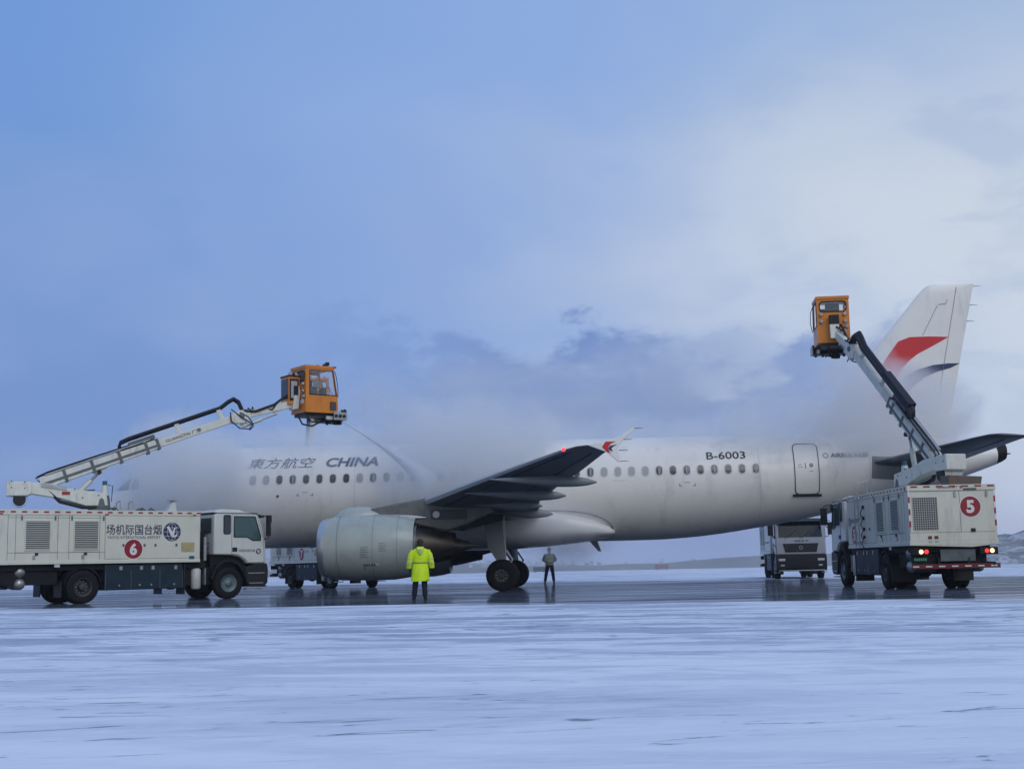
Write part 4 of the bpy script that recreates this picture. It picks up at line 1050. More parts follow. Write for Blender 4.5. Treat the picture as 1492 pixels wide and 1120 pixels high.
# ------------------------------------------------------------------ boom (2D: a along the boom's heading, z up), built in truck space
def make_boom(T, loc, yaw, B_):
    col, heading, elbow, jib, cabyaw, tele, annex = B_['col'], B_['heading'], B_['elbow'], B_['jib'], B_['cabyaw'], B_.get('tele', .55), B_.get('annex', True)
    A0 = 1.8
    Mw = Matrix.Translation((col[0], col[1], 0)) @ Matrix.Rotation(heading, 4, 'Z') @ Matrix.Translation((-A0, 0, 0))   # pivot at a=0
    Mt = Matrix.Translation((loc[0], loc[1], 0)) @ Matrix.Rotation(yaw, 4, 'Z')
    M_ = Mt.inverted() @ Mw
    V = Vector
    tb = MB()
    # turret frame: beam from the counterweight end down to the slewing column
    tb.prism([(-.45, 3.93), (.25, 3.88), (.75, 3.74), (1.95, 3.56), (2.0, 3.16), (1.3, 3.16), (.55, 3.40), (-.45, 3.56)], 'y', -.27, .27, 'boom grey', M_)
    tf = tb.build('turret_frame', T, bevel=.02)
    tb = MB(); tb.lathe([(ZT, .02), (ZT, .42), (ZT + .10, .42), (ZT + .12, .30), (ZT + .40, .28), (3.5, .26)], (A0, 0, 0), (0, 0, 1), 24, 'boom dark', M_); tb.build('slewing_column', tf)
    tb = MB(); tb.prism([(-1.16, 3.96), (-.38, 3.93), (-.38, 3.54), (-.55, 3.48), (-1.16, 3.48)], 'y', -.34, .34, 'boom grey', M_); tb.build('counterweight', tf, bevel=.03)
    tb = MB(); tb.prism([(-.1, 3.9), (.7, 3.78), (.7, 3.66), (-.1, 3.78)], 'y', -.31, -.272, 'steel', M_)
    tb.build('turret_cover', tf); tb = MB()
    for a, z in ((-1.0, 3.95), (-1.0, 3.75), (-.6, 3.93), (-.6, 3.72), (.95, 3.70), (1.2, 3.42), (1.7, 3.5)): tb.cyl((a, -.35 if a < -.4 else -.29, z), (a, .35 if a < -.4 else .29, z), .022, .022, 6, 'trim black', M_)
    tb.build('turret_bolts', tf); tb = MB(); tb.box(.55, .8, -.29, -.28, 3.52, 3.62, 'red tape', M_); tb.build('warning_sign', tf); tb = MB()
    tb.cyl((1.9, -.1, 3.5), (1.9, -.1, 3.84), .13, .10, 12, 'boom grey', M_); tb.cyl((1.9, -.1, 3.84), (1.9, -.1, 3.98), .08, .08, 10, 'blue placard', M_); tb.tube([(2.0, -.1, 3.85), (2.15, -.1, 3.82), (2.12, -.1, 3.3)], .015, 5, 'hose', M_)
    tb.build('slew_motor', tf)
    tb = MB(); tb.lathe([(-.3, .25), (.3, .25)], (-.75, 0, 3.38), (0, 1, 0), 20, 'boom grey', M_); tb.cyl((-.75, -.31, 3.38), (-.75, .31, 3.38), .2, .2, 18, 'trim black', M_); tb.box(-.85, -.65, -.2, .2, 3.5, 3.62, 'boom dark', M_); tb.build('slew_motor', tf)
    tb = MB(); tb.tube([(.4, .1, 3.85), (1.1, .1, 3.66), (1.6, .1, 3.7)], .02, 5, 'hose', M_); tb.tube([(.1, -.2, 3.7), (.5, -.22, 3.3), (1.2, -.2, 3.12), (1.7, -.2, 3.1)], .07, 7, 'trim black', M_); tb.build('turret_hose', tf)
    # main boom, two telescoping sections
    P0 = V((-.0, 3.92)); P1 = V(elbow); d = (P1 - P0).normalized(); n_ = V((-d[1], d[0])); L = (P1 - P0).length
    def sec(m_, t0, t1, h0, h1, w_, mt, off=0.0):
        q = [P0 + d * t0 + n_ * (h0 + off), P0 + d * t0 - n_ * (h0 - off), P0 + d * t1 - n_ * (h1 - off), P0 + d * t1 + n_ * (h1 + off)]
        m_.prism([tuple(x) for x in q], 'y', -w_, w_, mt, M_)
    b = MB(); sec(b, -.12, L * tele, .20, .15, .17, 'boom grey')
    BO = b.build('boom', T, bevel=.015)
    b = MB(); sec(b, 0, L * tele, .045, .04, .185, 'boom dark', -.045); sec(b, .1, L * tele - .2, .018, .018, .20, 'steel', .23)
    for t_ in (.18, .42, .66, .9): sec(b, L * tele * t_ - .05, L * tele * t_ + .05, .22, .22, .19, 'boom dark', 0)
    b.build('boom_track', BO, smooth=False)
    b = MB(); sec(b, L * tele - .3, L, .125, .13, .12, 'boom grey'); sec(b, L * tele - .05, L * tele + .06, .19, .19, .18, 'boom dark'); b.build('telescopic_section', BO, bevel=.012)
    tt = text_bm('GUANGTAI 广泰', .13, .012, width=min(1.25, (1 - tele) * L * .6)); t0 = L * tele + .28
    def btx(x, z): p = P0 + d * (t0 + x) + n_ * (z - .06); return M_ @ V((p[0], -.126, p[1]))
    decal('maker_name', tt, btx, 'black mark', BO)
    # lift cylinder
    b = MB(); c0 = V((1.1, 3.62)); c1 = P0 + d * (L * .255) - n_ * .26; cm_ = c0.lerp(c1, .6)
    for s_ in (-.0,): b.cyl((c0[0], s_, c0[1]), (cm_[0], s_, cm_[1]), .085, .085, 12, 'boom grey', M_); b.cyl((cm_[0], s_, cm_[1]), (c1[0], s_, c1[1]), .045, .045, 10, 'steel', M_)
    b.cyl((c1[0], -.16, c1[1]), (c1[0], .16, c1[1]), .07, .07, 10, 'trim black', M_); b.prism([tuple(c1 + d * -.14), tuple(c1 + d * -.3 + n_ * .12), tuple(c1 + d * .35 + n_ * .12), tuple(c1 + d * .12 - n_ * .05)], 'y', -.07, .07, 'boom grey', M_)
    b.build('lift_cylinder', BO)
    # thick hose bundle carried above the telescopic part
    f = lambda t_, o_: (lambda p: (p[0], 0.0, p[1]))(P0 + d * t_ + n_ * o_)
    hb = MB(); fat = B_.get('fat', .06)
    loop = [f(L * tele - .05, .24), f(L * tele - .75, .22), f(L * tele - 1.12, .22), f(L * tele - 1.2, .34), f(L * tele - 1.10, .47), f(L * tele - .8, .50)]
    loop += [f(L * tele + (L - L * tele) * k, .50) for k in (.1, .35, .6, .8)] + [f(L - .25, .62), f(L - .05, .66), f(L + .08, .5), f(L + .10, .2)]
    hb.tube(loop, fat, 8, 'hose', M_); hb.tube([(p[0], .1, p[2] - .05) for p in loop[2:]], fat * .8, 7, 'hose', M_)
    if fat > .08: sec(hb, L * tele - 1.0, L * tele + .9, .13, .11, .13, 'hose', .52)
    hb.build('hose_bundle', BO, ang=60)
    hb = MB()
    for t_ in (L * tele + (L - L * tele) * .28, L * tele + (L - L * tele) * .78):
        q = [P0 + d * (t_ - .05) + n_ * .10, P0 + d * (t_ + .08) + n_ * .10, P0 + d * (t_ + .05) + n_ * .46, P0 + d * (t_ - .10) + n_ * .46]; hb.prism([tuple(x) for x in q], 'y', -.03, .03, 'boom grey', M_); hb.build('hose_bracket', BO); hb = MB()
    q0 = [P0 + d * (L * tele - .3) + n_ * k for k in (.24, .34)]; hb.prism([tuple(P0 + d * (L * tele - .9) + n_ * .22), tuple(P0 + d * (L * tele) + n_ * .22), tuple(P0 + d * (L * tele) + n_ * .36), tuple(P0 + d * (L * tele - .9) + n_ * .36)], 'y', -.09, .09, 'boom dark', M_)
    hb.build('hose_tray', BO)
    # thin lines along the boom
    hb = MB(); hb.tube([f(.0, .1), f(-.15, .26), f(.2, .30), f(L * tele * .5, .29), f(L * tele - .9, .27)], .03, 6, 'hose', M_); hb.tube([(p[0], .12, p[2]) for p in [f(-.1, .05), f(-.2, .24), f(.2, .27), f(L * tele * .5, .26), f(L * tele - .3, .24)]], .025, 6, 'hose', M_); hb.build('boom_hose', BO)
    # elbow and jib
    J0 = P1; J1 = V(jib); e = (J1 - J0).normalized(); m2 = V((-e[1], e[0])); LJ = (J1 - J0).length
    b = MB(); b.prism([tuple(J0 - d * .35 + n_ * .15), tuple(J0 + m2 * .2 - e * .05), tuple(J0 + e * .3 + m2 * .13), tuple(J0 + e * .3 - m2 * .13), tuple(J0 - m2 * .28 - e * .0), tuple(J0 - d * .4 - n_ * .15)], 'y', -.15, .15, 'boom grey', M_)
    b.prism([tuple(J0 + e * .1 + m2 * .12), tuple(J1 + m2 * .11), tuple(J1 + e * .12 - m2 * .15), tuple(J0 + e * .1 - m2 * .12)], 'y', -.10, .10, 'boom grey', M_)
    b.cyl((J0[0], -.17, J0[1]), (J0[0], .17, J0[1]), .10, .10, 14, 'boom dark', M_)
    JB = b.build('jib', BO, bevel=.012)
    b = MB(); k0 = J0 - m2 * .36 - e * .05; k1 = J0 + e * (LJ * .62) - m2 * .22; km = k0.lerp(k1, .55)
    b.cyl((k0[0], -.02, k0[1]), (km[0], -.02, km[1]), .07, .07, 10, 'boom grey', M_); b.cyl((km[0], -.02, km[1]), (k1[0], -.02, k1[1]), .035, .035, 8, 'steel', M_); b.prism([tuple(J0 - m2 * .15), tuple(J0 + e * .15 - m2 * .15), tuple(k0 + e * .12), tuple(k0 - e * .12)], 'y', -.06, .06, 'boom grey', M_); b.prism([tuple(k1 + e * .12 + m2 * .12), tuple(k1 - e * .15 + m2 * .12), tuple(k1 - m2 * .04)], 'y', -.06, .06, 'boom grey', M_); b.build('level_cylinder', BO)
    g = lambda t_, o_, y=0.0: (lambda p: (p[0], y, p[1]))(J0 + e * t_ + m2 * o_)
    b = MB()
    b.tube([g(-.35, .2, -.12), g(-.42, -.1, -.2), g(-.2, -.42, -.2), g(.12, -.52, -.18), g(.3, -.38, -.16), g(.2, -.1, -.14), g(-.05, .12, -.15)], .022, 6, 'hose', M_)
    b.tube([g(-.3, .3, -.1), g(-.05, -.05, -.2), g(.2, -.3, -.18), g(.3, -.45, -.12), g(.15, -.55, 0)], .02, 6, 'hose', M_)
    b.tube([g(.0, .2, -.08), g(.2, .1, -.14), g(.5, .03, -.14), g(LJ * .6, .10, -.13), g(LJ * .85, .30, -.1), g(LJ * .98, .32, -.1), g(LJ + .12, .1, -.12), g(LJ + .28, -.2, -.1), g(LJ + .5, -.3, 0)], .045, 7, 'hose', M_)
    b.tube([g(.1, .18, .1), g(.4, .14, .12), g(LJ * .55, -.05, -.12), g(LJ * .7, .2, -.1), g(LJ * .95, .26, .05), g(LJ + .2, .0, .05), g(LJ + .35, -.22, .05)], .03, 6, 'hose', M_)
    for t_ in (.1, .3, .45): b.cyl(g(t_, .12, .0), g(t_, .22, .0), .035, .03, 8, 'trim black', M_)
    b.build('jib_hose', BO, ang=60)
    # ---- operator cabin
    cw = Mw @ V((J1[0] + e[0] * .15, 0, J1[1] + e[1] * .15))
    fx, fy = cos(cabyaw), sin(cabyaw)
    # the jib meets the cabin's rear wall near its foot
    bx, by = cw.x + fx * .50, cw.y + fy * .50
    C_ = Mt.inverted() @ Matrix.Translation((bx, by, cw.z - .42)) @ Matrix.Rotation(cabyaw, 4, 'Z')
    Wd = .56; H = 1.66
    c_ = MB()
    lower = [(-.55, .0), (.66, .0), (.72, .12), (.70, .62), (-.55, .62)]
    c_.prism(lower, 'y', -Wd, Wd, 'orange', C_)
    c_.box(-.58, .58, -Wd - .02, Wd + .02, H - .10, H, 'orange', C_)                       # roof
    c_.box(-.55, -.51, -Wd, Wd, .62, 1.12, 'orange', C_); c_.box(-.55, -.51, -Wd, Wd, 1.46, H - .1, 'orange', C_)  # rear wall around its window
    for s_ in (-1, 1):
        c_.box(-.55, -.50, s_ * (Wd - .05) - .05, s_ * (Wd - .05) + .05, 1.12, 1.46, 'orange', C_)
        y0, y1 = sorted((s_ * (Wd - .05), s_ * Wd)); c_.box(-.51, -.40, y0, y1, .62, H - .1, 'orange', C_)                 # rear side post
        c_.prism([(.63, .62), (.70, .62), (.55, H - .1), (.49, H - .1)], 'y', y0, y1, 'orange', C_)                         # raked front post
        c_.box(-.4, .52, y0, y1, H - .17, H - .1, 'orange', C_)
    CA = c_.build('operator_cabin', T, bevel=.02)
    def pane(name, pts, m_): q_ = MB(); q_.add(pts, [tuple(range(len(pts)))], m_, C_); return q_.build(name, CA, smooth=False)
    pane('front_window', [(.685, -Wd + .06, .63), (.685, Wd - .06, .63), (.54, Wd - .06, H - .11), (.54, -Wd + .06, H - .11)], 'glass clear')
    for s_ in (-1, 1): pane('side_window', [(-.40, s_ * (Wd - .02), .63), (.64, s_ * (Wd - .02), .63), (.50, s_ * (Wd - .02), H - .17), (-.40, s_ * (Wd - .02), H - .17)], 'glass clear')
    pane('rear_window', [(-.535, -Wd + .1, 1.12), (-.535, Wd - .1, 1.12), (-.535, Wd - .1, 1.46), (-.535, -Wd + .1, 1.46)], 'glass clear')
    q_ = MB()
    for s_ in (-1, 1):
        P_ = [(-.40, .63), (.655, .63), (.51, H - .17), (-.40, H - .17), (-.40, .63)]
        q_.tube([(x, s_ * (Wd + .005), z) for x, z in P_], .018, 5, 'trim black', C_)
    P_ = rrect(0, 1.29, 2 * Wd - .2, .36, .12, 4); q_.tube([(-.56, y, z) for y, z in P_ + P_[:1]], .022, 5, 'trim black', C_)
    q_.build('window_seal', CA)
    q_ = MB(); q_.box(-.35, .05, -.25, .25, .62, .95, 'trim black', C_); q_.box(-.45, -.30, -.24, .24, .8, 1.42, 'trim black', C_); q_.box(.25, .38, -.35, .0, .62, .92, 'trim black', C_); q_.tube([(.3, -.2, .9), (.27, -.2, 1.06)], .02, 6, 'trim black', C_); q_.box(-.3, .1, .2, .5, .62, 1.25, 'trim black', C_); q_.build('operator_seat', CA, bevel=.03)
    q_ = MB(); q_.tube([(.70, -Wd - .03, .58), (.66, -Wd - .10, .9), (.60, -Wd - .08, 1.3), (.58, -Wd, 1.5)], .014, 5, 'trim black', C_); q_.tube([(.70, Wd + .03, .58), (.66, Wd + .10, .9), (.60, Wd + .08, 1.3), (.58, Wd, 1.5)], .014, 5, 'trim black', C_); q_.tube([(.75, -.2, .62), (.70, .15, 1.05)], .012, 5, 'trim black', C_); q_.build('grab_rail', CA)
    q_ = MB(); q_.box(.50, .64, -Wd - .02, Wd + .02, H - .04, H + .0, 'trim black', C_); q_.build('roof_trim', CA); q_ = MB(); q_.box(.40, .62, -Wd - .045, -Wd - .005, .12, .40, 'louvre dark', C_); q_.build('side_vent', CA)
    for x, y in ((.38, -.38), (.48, .0), (.38, .38)):
        q_ = MB(); q_.cyl((x, y, H), (x, y, H + .05), .02, .02, 6, 'trim black', C_); q_.box(x - .05, x + .06, y - .07, y + .07, H + .05, H + .17, 'trim black', C_); q_.build('work_lamp', CA, bevel=.015)
    if annex:
        q_ = MB(); q_.box(-.98, -.55, -.10, .52, .30, 1.28, 'orange', C_); q_.box(-1.0, -.53, -.13, .55, 1.28, 1.33, 'trim black', C_)
        q_.box(-.95, -.60, -.112, -.10, .42, 1.20, 'trim black', C_); q_.box(-.992, -.98, -.04, .46, .5, 1.2, 'glass dark', C_)
        AN = q_.build('control_box', CA, bevel=.015)
        q_ = MB(); q_.box(-.90, -.66, -.122, -.112, .52, 1.12, 'window shade and glint', C_); q_.build('box_window', CA)
        for x in (-.9, -.65):
            q_ = MB(); q_.cyl((x, .0, 1.33), (x, .0, 1.44), .045, .045, 8, 'steel', C_); q_.build('beacon', CA)
    q_ = MB()
    q_.prism([(-.62, .15), (-.55, .75), (-.60, .95), (-.72, .95), (-.80, .5), (-.85, .1)], 'y', -.16, .16, 'boom grey', C_)
    q_.box(-.80, -.64, -.17, .17, .62, .95, 'trim black', C_)
    for y, z in ((-.4, 1.0), (-.4, .75), (.42, 1.0), (.42, .75), (-.45, .55)): q_.cyl((-.56, y, z), (-.64, y, z), .07, .06, 10, 'steel', C_)
    q_.box(-.60, -.55, -.42, -.25, .30, .46, 'tank white', C_)
    q_.build('rear_fitting', CA, bevel=.01)
    # frame, pipes and spray nozzles under the cabin
    q_ = MB(); q_.box(-.5, .62, -.42, .42, -.12, 0, 'trim black', C_); q_.box(.30, .95, -.50, -.42, -.22, -.10, 'boom grey', C_); q_.box(.30, .95, .42, .50, -.22, -.10, 'boom grey', C_); q_.box(.78, .90, -.62, .62, -.20, -.08, 'steel', C_)
    for y in (-.5, -.25, .0, .25, .5): q_.cyl((.84, y, -.06), (.84, y, -.30), .05, .05, 8, 'trim black', C_); q_.cyl((.84, y, -.02), (.84, y, .10), .045, .03, 8, 'steel', C_)
    q_.tube([(-.45, .2, -.1), (-.3, .2, -.35), (.1, .25, -.4), (.4, .0, -.22), (.8, .1, -.28)], .03, 6, 'hose', C_); q_.tube([(-.4, -.3, -.1), (-.2, -.32, -.32), (.2, -.25, -.30), (.5, -.3, -.2), (.8, -.3, -.3)], .025, 6, 'hose', C_)
    q_.box(.55, 1.0, -.60, .60, -.24, -.02, 'trim black', C_); q_.box(.98, 1.03, -.66, .66, -.22, -.02, 'steel', C_); q_.box(.50, 1.02, -.67, -.63, -.24, .04, 'steel', C_); q_.box(.50, 1.02, .63, .67, -.24, .04, 'steel', C_)
    for x in (.58, .74, .90): q_.cyl((x, -.70, -.10), (x, -.62, -.10), .06, .06, 10, 'trim black', C_)
    for y in (-.55, -.35, .35, .55): q_.cyl((.9, y, .02), (1.02, y, .12), .07, .07, 10, 'trim black', C_)
    q_.build('spray_frame', CA)
    q_ = MB(); q_.cyl((.86, -.1, -.30), (1.02, -.1, -.24), .07, .05, 10, 'trim black', C_); q_.cyl((1.02, -.1, -.24), (1.16, -.1, -.24), .03, .022, 10, 'steel', C_); q_.box(.7, .98, -.35, -.15, -.36, -.26, 'chassis black', C_); q_.build('spray_nozzle', CA)
    global SPRAY0
    if B_.get('spray'): SPRAY0 = Mt @ C_ @ V((1.16, -.1, -.24))
    return T

T6Y = 0.683
T7P = (-10.66, 70.32, -1.030)
T8P = (14.62, 71.98, -1.675)
truck((-14.533, 43.669), T6Y, '6', 'long cream de-icing truck numbered 6, side on, boom raised over the nose', dict(
    col=(-13.72, 44.26), heading=math.atan2(.353, .936), elbow=(6.4, 6.26), jib=(8.3, 6.77), cabyaw=radians(36), tele=.56, spray=True), lamps=False)
truck((12.423, 40.817), 1.578, '5', 'cream de-icing truck numbered 5 seen from behind with lit tail lamps', dict(
    col=(12.42, 42.4), heading=math.atan2(.968, -.25), elbow=(4.6, 8.05), jib=(5.75, 8.82), cabyaw=radians(84), tele=.48, annex=False, fat=.10))
truck(T7P[:2], T7P[2], '7', 'de-icing truck numbered 7 beyond the near engine, half hidden in steam', dict(
    col=(-10.25, 69.6), heading=math.atan2(.98, .2), elbow=(1.1, 8.9), jib=(1.7, 9.6), cabyaw=radians(100), tele=.6, annex=False))
truck(T8P[:2], T8P[2], '8', 'pale truck, cab coloured as if in shade, facing the camera beyond the rear fuselage', None, lamps=False)
# ================================================================== PEOPLE
def skin_mesh(name, pts, edges, rad, m, parent, root=0, sub=2):
    me = bpy.data.meshes.new('tmp'); me.from_pydata([tuple(p) for p in pts], edges, [])
    o = bpy.data.objects.new('tmp', me); COL.objects.link(o)
    sk = o.modifiers.new('skin', 'SKIN'); sk.use_smooth_shade = True
    for i, r in enumerate(rad): me.skin_vertices[0].data[i].radius = (r, r) if not isinstance(r, tuple) else r
    for i in range(len(pts)): me.skin_vertices[0].data[i].use_root = (i == root)
    sb = o.modifiers.new('sub', 'SUBSURF'); sb.levels = sub; sb.render_levels = sub
    bpy.context.view_layer.update()
    m2 = bpy.data.meshes.new_from_object(o.evaluated_get(bpy.context.evaluated_depsgraph_get()))
    bpy.data.objects.remove(o)
    m2.materials.clear(); m2.materials.append(MATS[m]); m2.polygons.foreach_set('material_index', [0] * len(m2.polygons)); m2.name = name
    m2.polygons.foreach_set('use_smooth', [True] * len(m2.polygons)); m2.update()
    q = bpy.data.objects.new(name, m2); COL.objects.link(q); q.parent = parent
    return q
def ring_e(c, rx, ry, n=28, fold=0.0, ph=0.0, tilt=0.0):
    return [(c[0] + rx * cos(2 * pi * j / n) * (1 + fold * sin(5 * 2 * pi * j / n + ph)), c[1] + ry * sin(2 * pi * j / n) * (1 + fold * sin(4 * 2 * pi * j / n + ph)), c[2] + tilt * cos(2 * pi * j / n)) for j in range(n)]
def sleeve(mb, pts, rad, m, n=14):
    fine = []; rr = []
    for i in range(len(pts) - 1):
        a, b = Vector(pts[i]), Vector(pts[i + 1])
        for k in range(4):
            t_ = k / 4; fine.append(a.lerp(b, t_)); rr.append((rad[i] * (1 - t_) + rad[i + 1] * t_) * (1 + .05 * sin(k * 2.4 + i * 3)))
    fine.append(Vector(pts[-1])); rr.append(rad[-1]); mb.tube(fine, rr, n, m)
def person(loc, yaw, label, pose):
    P = empty('person', (loc[0], loc[1], .006), yaw, label, 'person')
    # skeleton: x to the person's right... facing +y
    pts = []; ed = []; rad = []
    def v(p, r, frm=None):
        pts.append(Vector(p)); rad.append(r)
        if frm is not None: ed.append((frm, len(pts) - 1))
        return len(pts) - 1
    pel = v((0, 0, .95), .13); sp = v((0, .0, 1.15), .125, pel); ch = v((0, .01, 1.36), .15, sp); nk = v((0, .0, 1.50), .06, ch); hb = v((0, .015, 1.58), .065, nk); hm = v((0, .03, 1.655), .088, hb); ht = v((0, .02, 1.735), .06, hm)
    for s_ in (-1, 1):
        L = pose['legs'][s_]; hip = v((s_ * .10, 0, .90), .105, pel); kn = v(L[0], .07, hip); an = v(L[1], .045, kn); he = v((L[1][0] + .0, L[1][1] + .02, .05), .045, an); to = v((L[1][0] + s_ * .03, L[1][1] + .17, .035), .038, he)
        A = pose['arms'][s_]; sh = v((s_ * .185, 0, 1.42), .065, ch); eb = v(A[0], .048, sh); wr = v(A[1], .032, eb)
        d = (Vector(A[2]) - Vector(A[1])).normalized(); side = Vector((0, 1, 0)) - d * d.y; side.normalize() if side.length > .1 else None
        pm = v(Vector(A[1]) + d * .05, (.038, .022), wr)
        for k, ln in enumerate((.075, .085, .08, .062)):   # four fingers of unequal length, curled
            b0 = Vector(A[1]) + d * .09 + side * (-.028 + k * .019); a1 = v(b0, .0105, pm)
            cu = Vector((-s_ * .35, 0, 0)); b1 = b0 + (d + cu * .6).normalized() * ln * .55; b2 = b1 + (d + cu * 1.8).normalized() * ln * .45
            a2 = v(b1, .0095, a1); v(b2, .008, a2)
        t0 = Vector(A[1]) + d * .035 + side * .034; a1 = v(t0, .012, pm); v(t0 + (d * .6 + side * .8).normalized() * .045, .010, a1)
    body = skin_mesh('body', pts, ed, rad, pose['skin'], P)
    # face: eyes, nose, mouth, ears
    f = MB(); f.sphere((0, .118, 1.655), .016, 'skin', 8, (.8, 1.1, 1.5))
    for s_ in (-1, 1): f.sphere((s_ * .032, .108, 1.685), .010, 'trim black', 8); f.sphere((s_ * .092, .02, 1.66), .028, 'skin', 8, (.35, .8, 1.2))
    f.sphere((0, .105, 1.605), .02, 'rust red', 8, (1.2, .4, .3)); f.build('face', body)
    h = MB(); h.sphere((0, .005, 1.70), .108, 'hair', 16, (.95, 1.05, .98)); h.sphere((0, -.035, 1.64), .088, 'hair', 14, (.98, .8, 1)); h.build('hair', P, ang=80)
    # trousers and boots
    t_ = MB()
    t_.loft([ring_e((0, 0, .80), .155, .125), ring_e((0, 0, .95), .175, .135), ring_e((0, 0, 1.05), .16, .125)], 'trousers')
    for s_ in (-1, 1):
        L = pose['legs'][s_]; sleeve(t_, [(s_ * .085, 0, .93), (Vector((s_ * .10, 0, .93)) + Vector(L[0])) / 2, L[0], (L[1][0], L[1][1], .13)], [.11, .105, .088, .075], 'trousers')
    t_.build('trousers', P, ang=80)
    for s_ in (-1, 1):
        L = pose['legs'][s_]; b = MB(); x, y = L[1][0], L[1][1]
        b.loft([ring_e((x, y, .20), .062, .065, 16), ring_e((x, y + .01, .10), .058, .075, 16), ring_e((x + s_ * .01, y + .05, .05), .055, .125, 16), ring_e((x + s_ * .01, y + .06, .0), .056, .14, 16)], 'boots'); b.build('boot', P, ang=60)
    return P
p1 = person((-2.76, 38.9), radians(4), 'worker in a long yellow high-visibility coat, back to the camera by the near engine',
    dict(skin='trousers', legs={-1: ((-.15, .02, .50), (-.19, -.02, .09)), 1: ((.115, .03, .50), (.13, -.06, .09))},
         arms={-1: ((-.29, -.02, 1.16), (-.325, .05, .92), (-.325, .07, .82)), 1: ((.29, -.02, 1.16), (.325, .05, .92), (.325, .07, .82))}))
c = MB()
secs = [ring_e((0, -.01, 1.555), .075, .075), ring_e((0, -.01, 1.52), .13, .10), ring_e((0, -.005, 1.475), .225, .135), ring_e((0, 0, 1.40), .262, .158), ring_e((0, 0, 1.28), .258, .168, fold=.012), ring_e((0, 0, 1.16), .245, .165, fold=.018), ring_e((0, 0, 1.085), .232, .158, fold=.02),
        ring_e((0, 0, 1.06), .228, .155), ring_e((0, 0, 1.03), .236, .162, fold=.02), ring_e((-.005, 0, .90), .248, .180, fold=.025, ph=1), ring_e((-.01, 0, .76), .262, .195, fold=.03, ph=1.4), ring_e((-.015, 0, .62), .272, .205, fold=.035, ph=2), ring_e((-.02, 0, .545), .276, .208, fold=.04, ph=2.2, tilt=.01), ring_e((-.02, 0, .55), .262, .195, fold=.04, ph=2.2)]
c.loft(secs, 'hivis', caps=False)
CT = c.build('coat', p1, ang=80)
for s_ in (-1, 1):
    c = MB(); sleeve(c, [(s_ * .19, 0, 1.44), (s_ * .27, -.01, 1.30), (s_ * .305, -.015, 1.15), (s_ * .335, .02, 1.03), (s_ * .345, .045, .94)], [.098, .10, .092, .085, .078], 'hivis'); sl = c.build('sleeve', CT, ang=80)
    c = MB()
    for z0, x0, r in ((1.20, .292, .098), (1.08, .322, .092)): c.tube([(s_ * x0, -.012, z0 + .02), (s_ * (x0 + .006), -.006, z0 - .02)], r, 16, 'reflective', caps=False)
    c.build('reflective_band', sl)
c = MB(); c.loft([ring_e((0, 0, 1.10), .240, .166, fold=.018), ring_e((0, 0, 1.075), .238, .164, fold=.018)], 'boom dark', caps=False, closed=True); c.build('belt', CT)
c = MB()  # hood hanging on the back
c.loft([ring_e((0, -.075, 1.565), .095, .055, 16), ring_e((0, -.125, 1.51), .125, .062, 16), ring_e((0, -.155, 1.43), .10, .05, 16), ring_e((0, -.165, 1.35), .055, .032, 16), ring_e((0, -.165, 1.30), .012, .012, 16)], 'hivis'); c.build('hood', CT, ang=80)
c = MB(); c.add([(-.045, -.232, 1.50), (.045, -.232, 1.50), (.0, -.215, 1.34)], [(0, 1, 2)], 'reflective'); c.tube([(-.10, -.185, 1.53), (-.03, -.205, 1.42), (0, -.20, 1.33)], .009, 5, 'reflective'); c.tube([(.10, -.185, 1.53), (.03, -.205, 1.42), (0, -.20, 1.33)], .009, 5, 'reflective'); c.build('hood_trim', CT)
p1.scale = (.97, .97, .97)

p2 = person((1.72, 68.2), radians(178), 'person in dark trousers and dull safety vest, legs apart, beyond the main wheels',
    dict(skin='skin', legs={-1: ((-.16, .06, .50), (-.20, .03, .09)), 1: ((.17, .0, .50), (.24, -.06, .09))},
         arms={-1: ((-.31, -.05, 1.18), (-.16, .16, 1.08), (-.07, .2, 1.08)), 1: ((.31, -.05, 1.18), (.16, .17, 1.12), (.07, .21, 1.12))}))
c = MB(); c.loft([ring_e((0, 0, 1.50), .10, .09), ring_e((0, 0, 1.46), .20, .125), ring_e((0, 0, 1.36), .235, .15), ring_e((0, 0, 1.15), .225, .15, fold=.015), ring_e((0, 0, .98), .215, .15, fold=.02), ring_e((0, 0, .92), .22, .155, fold=.02)], 'hivis dull'); V2 = c.build('vest', p2, ang=80)
for s_ in (-1, 1):
    c = MB(); sleeve(c, [(s_ * .19, 0, 1.43), (s_ * .28, -.03, 1.26), (s_ * .31, -.05, 1.17), (s_ * .2, .12, 1.10)], [.08, .075, .068, .055], 'trousers'); c.build('sleeve', p2, ang=80)
c = MB(); c.loft([ring_e((0, 0, 1.14), .232, .156, fold=.015), ring_e((0, 0, 1.08), .229, .156, fold=.018)], 'reflective', caps=False); c.build('reflective_band', V2)
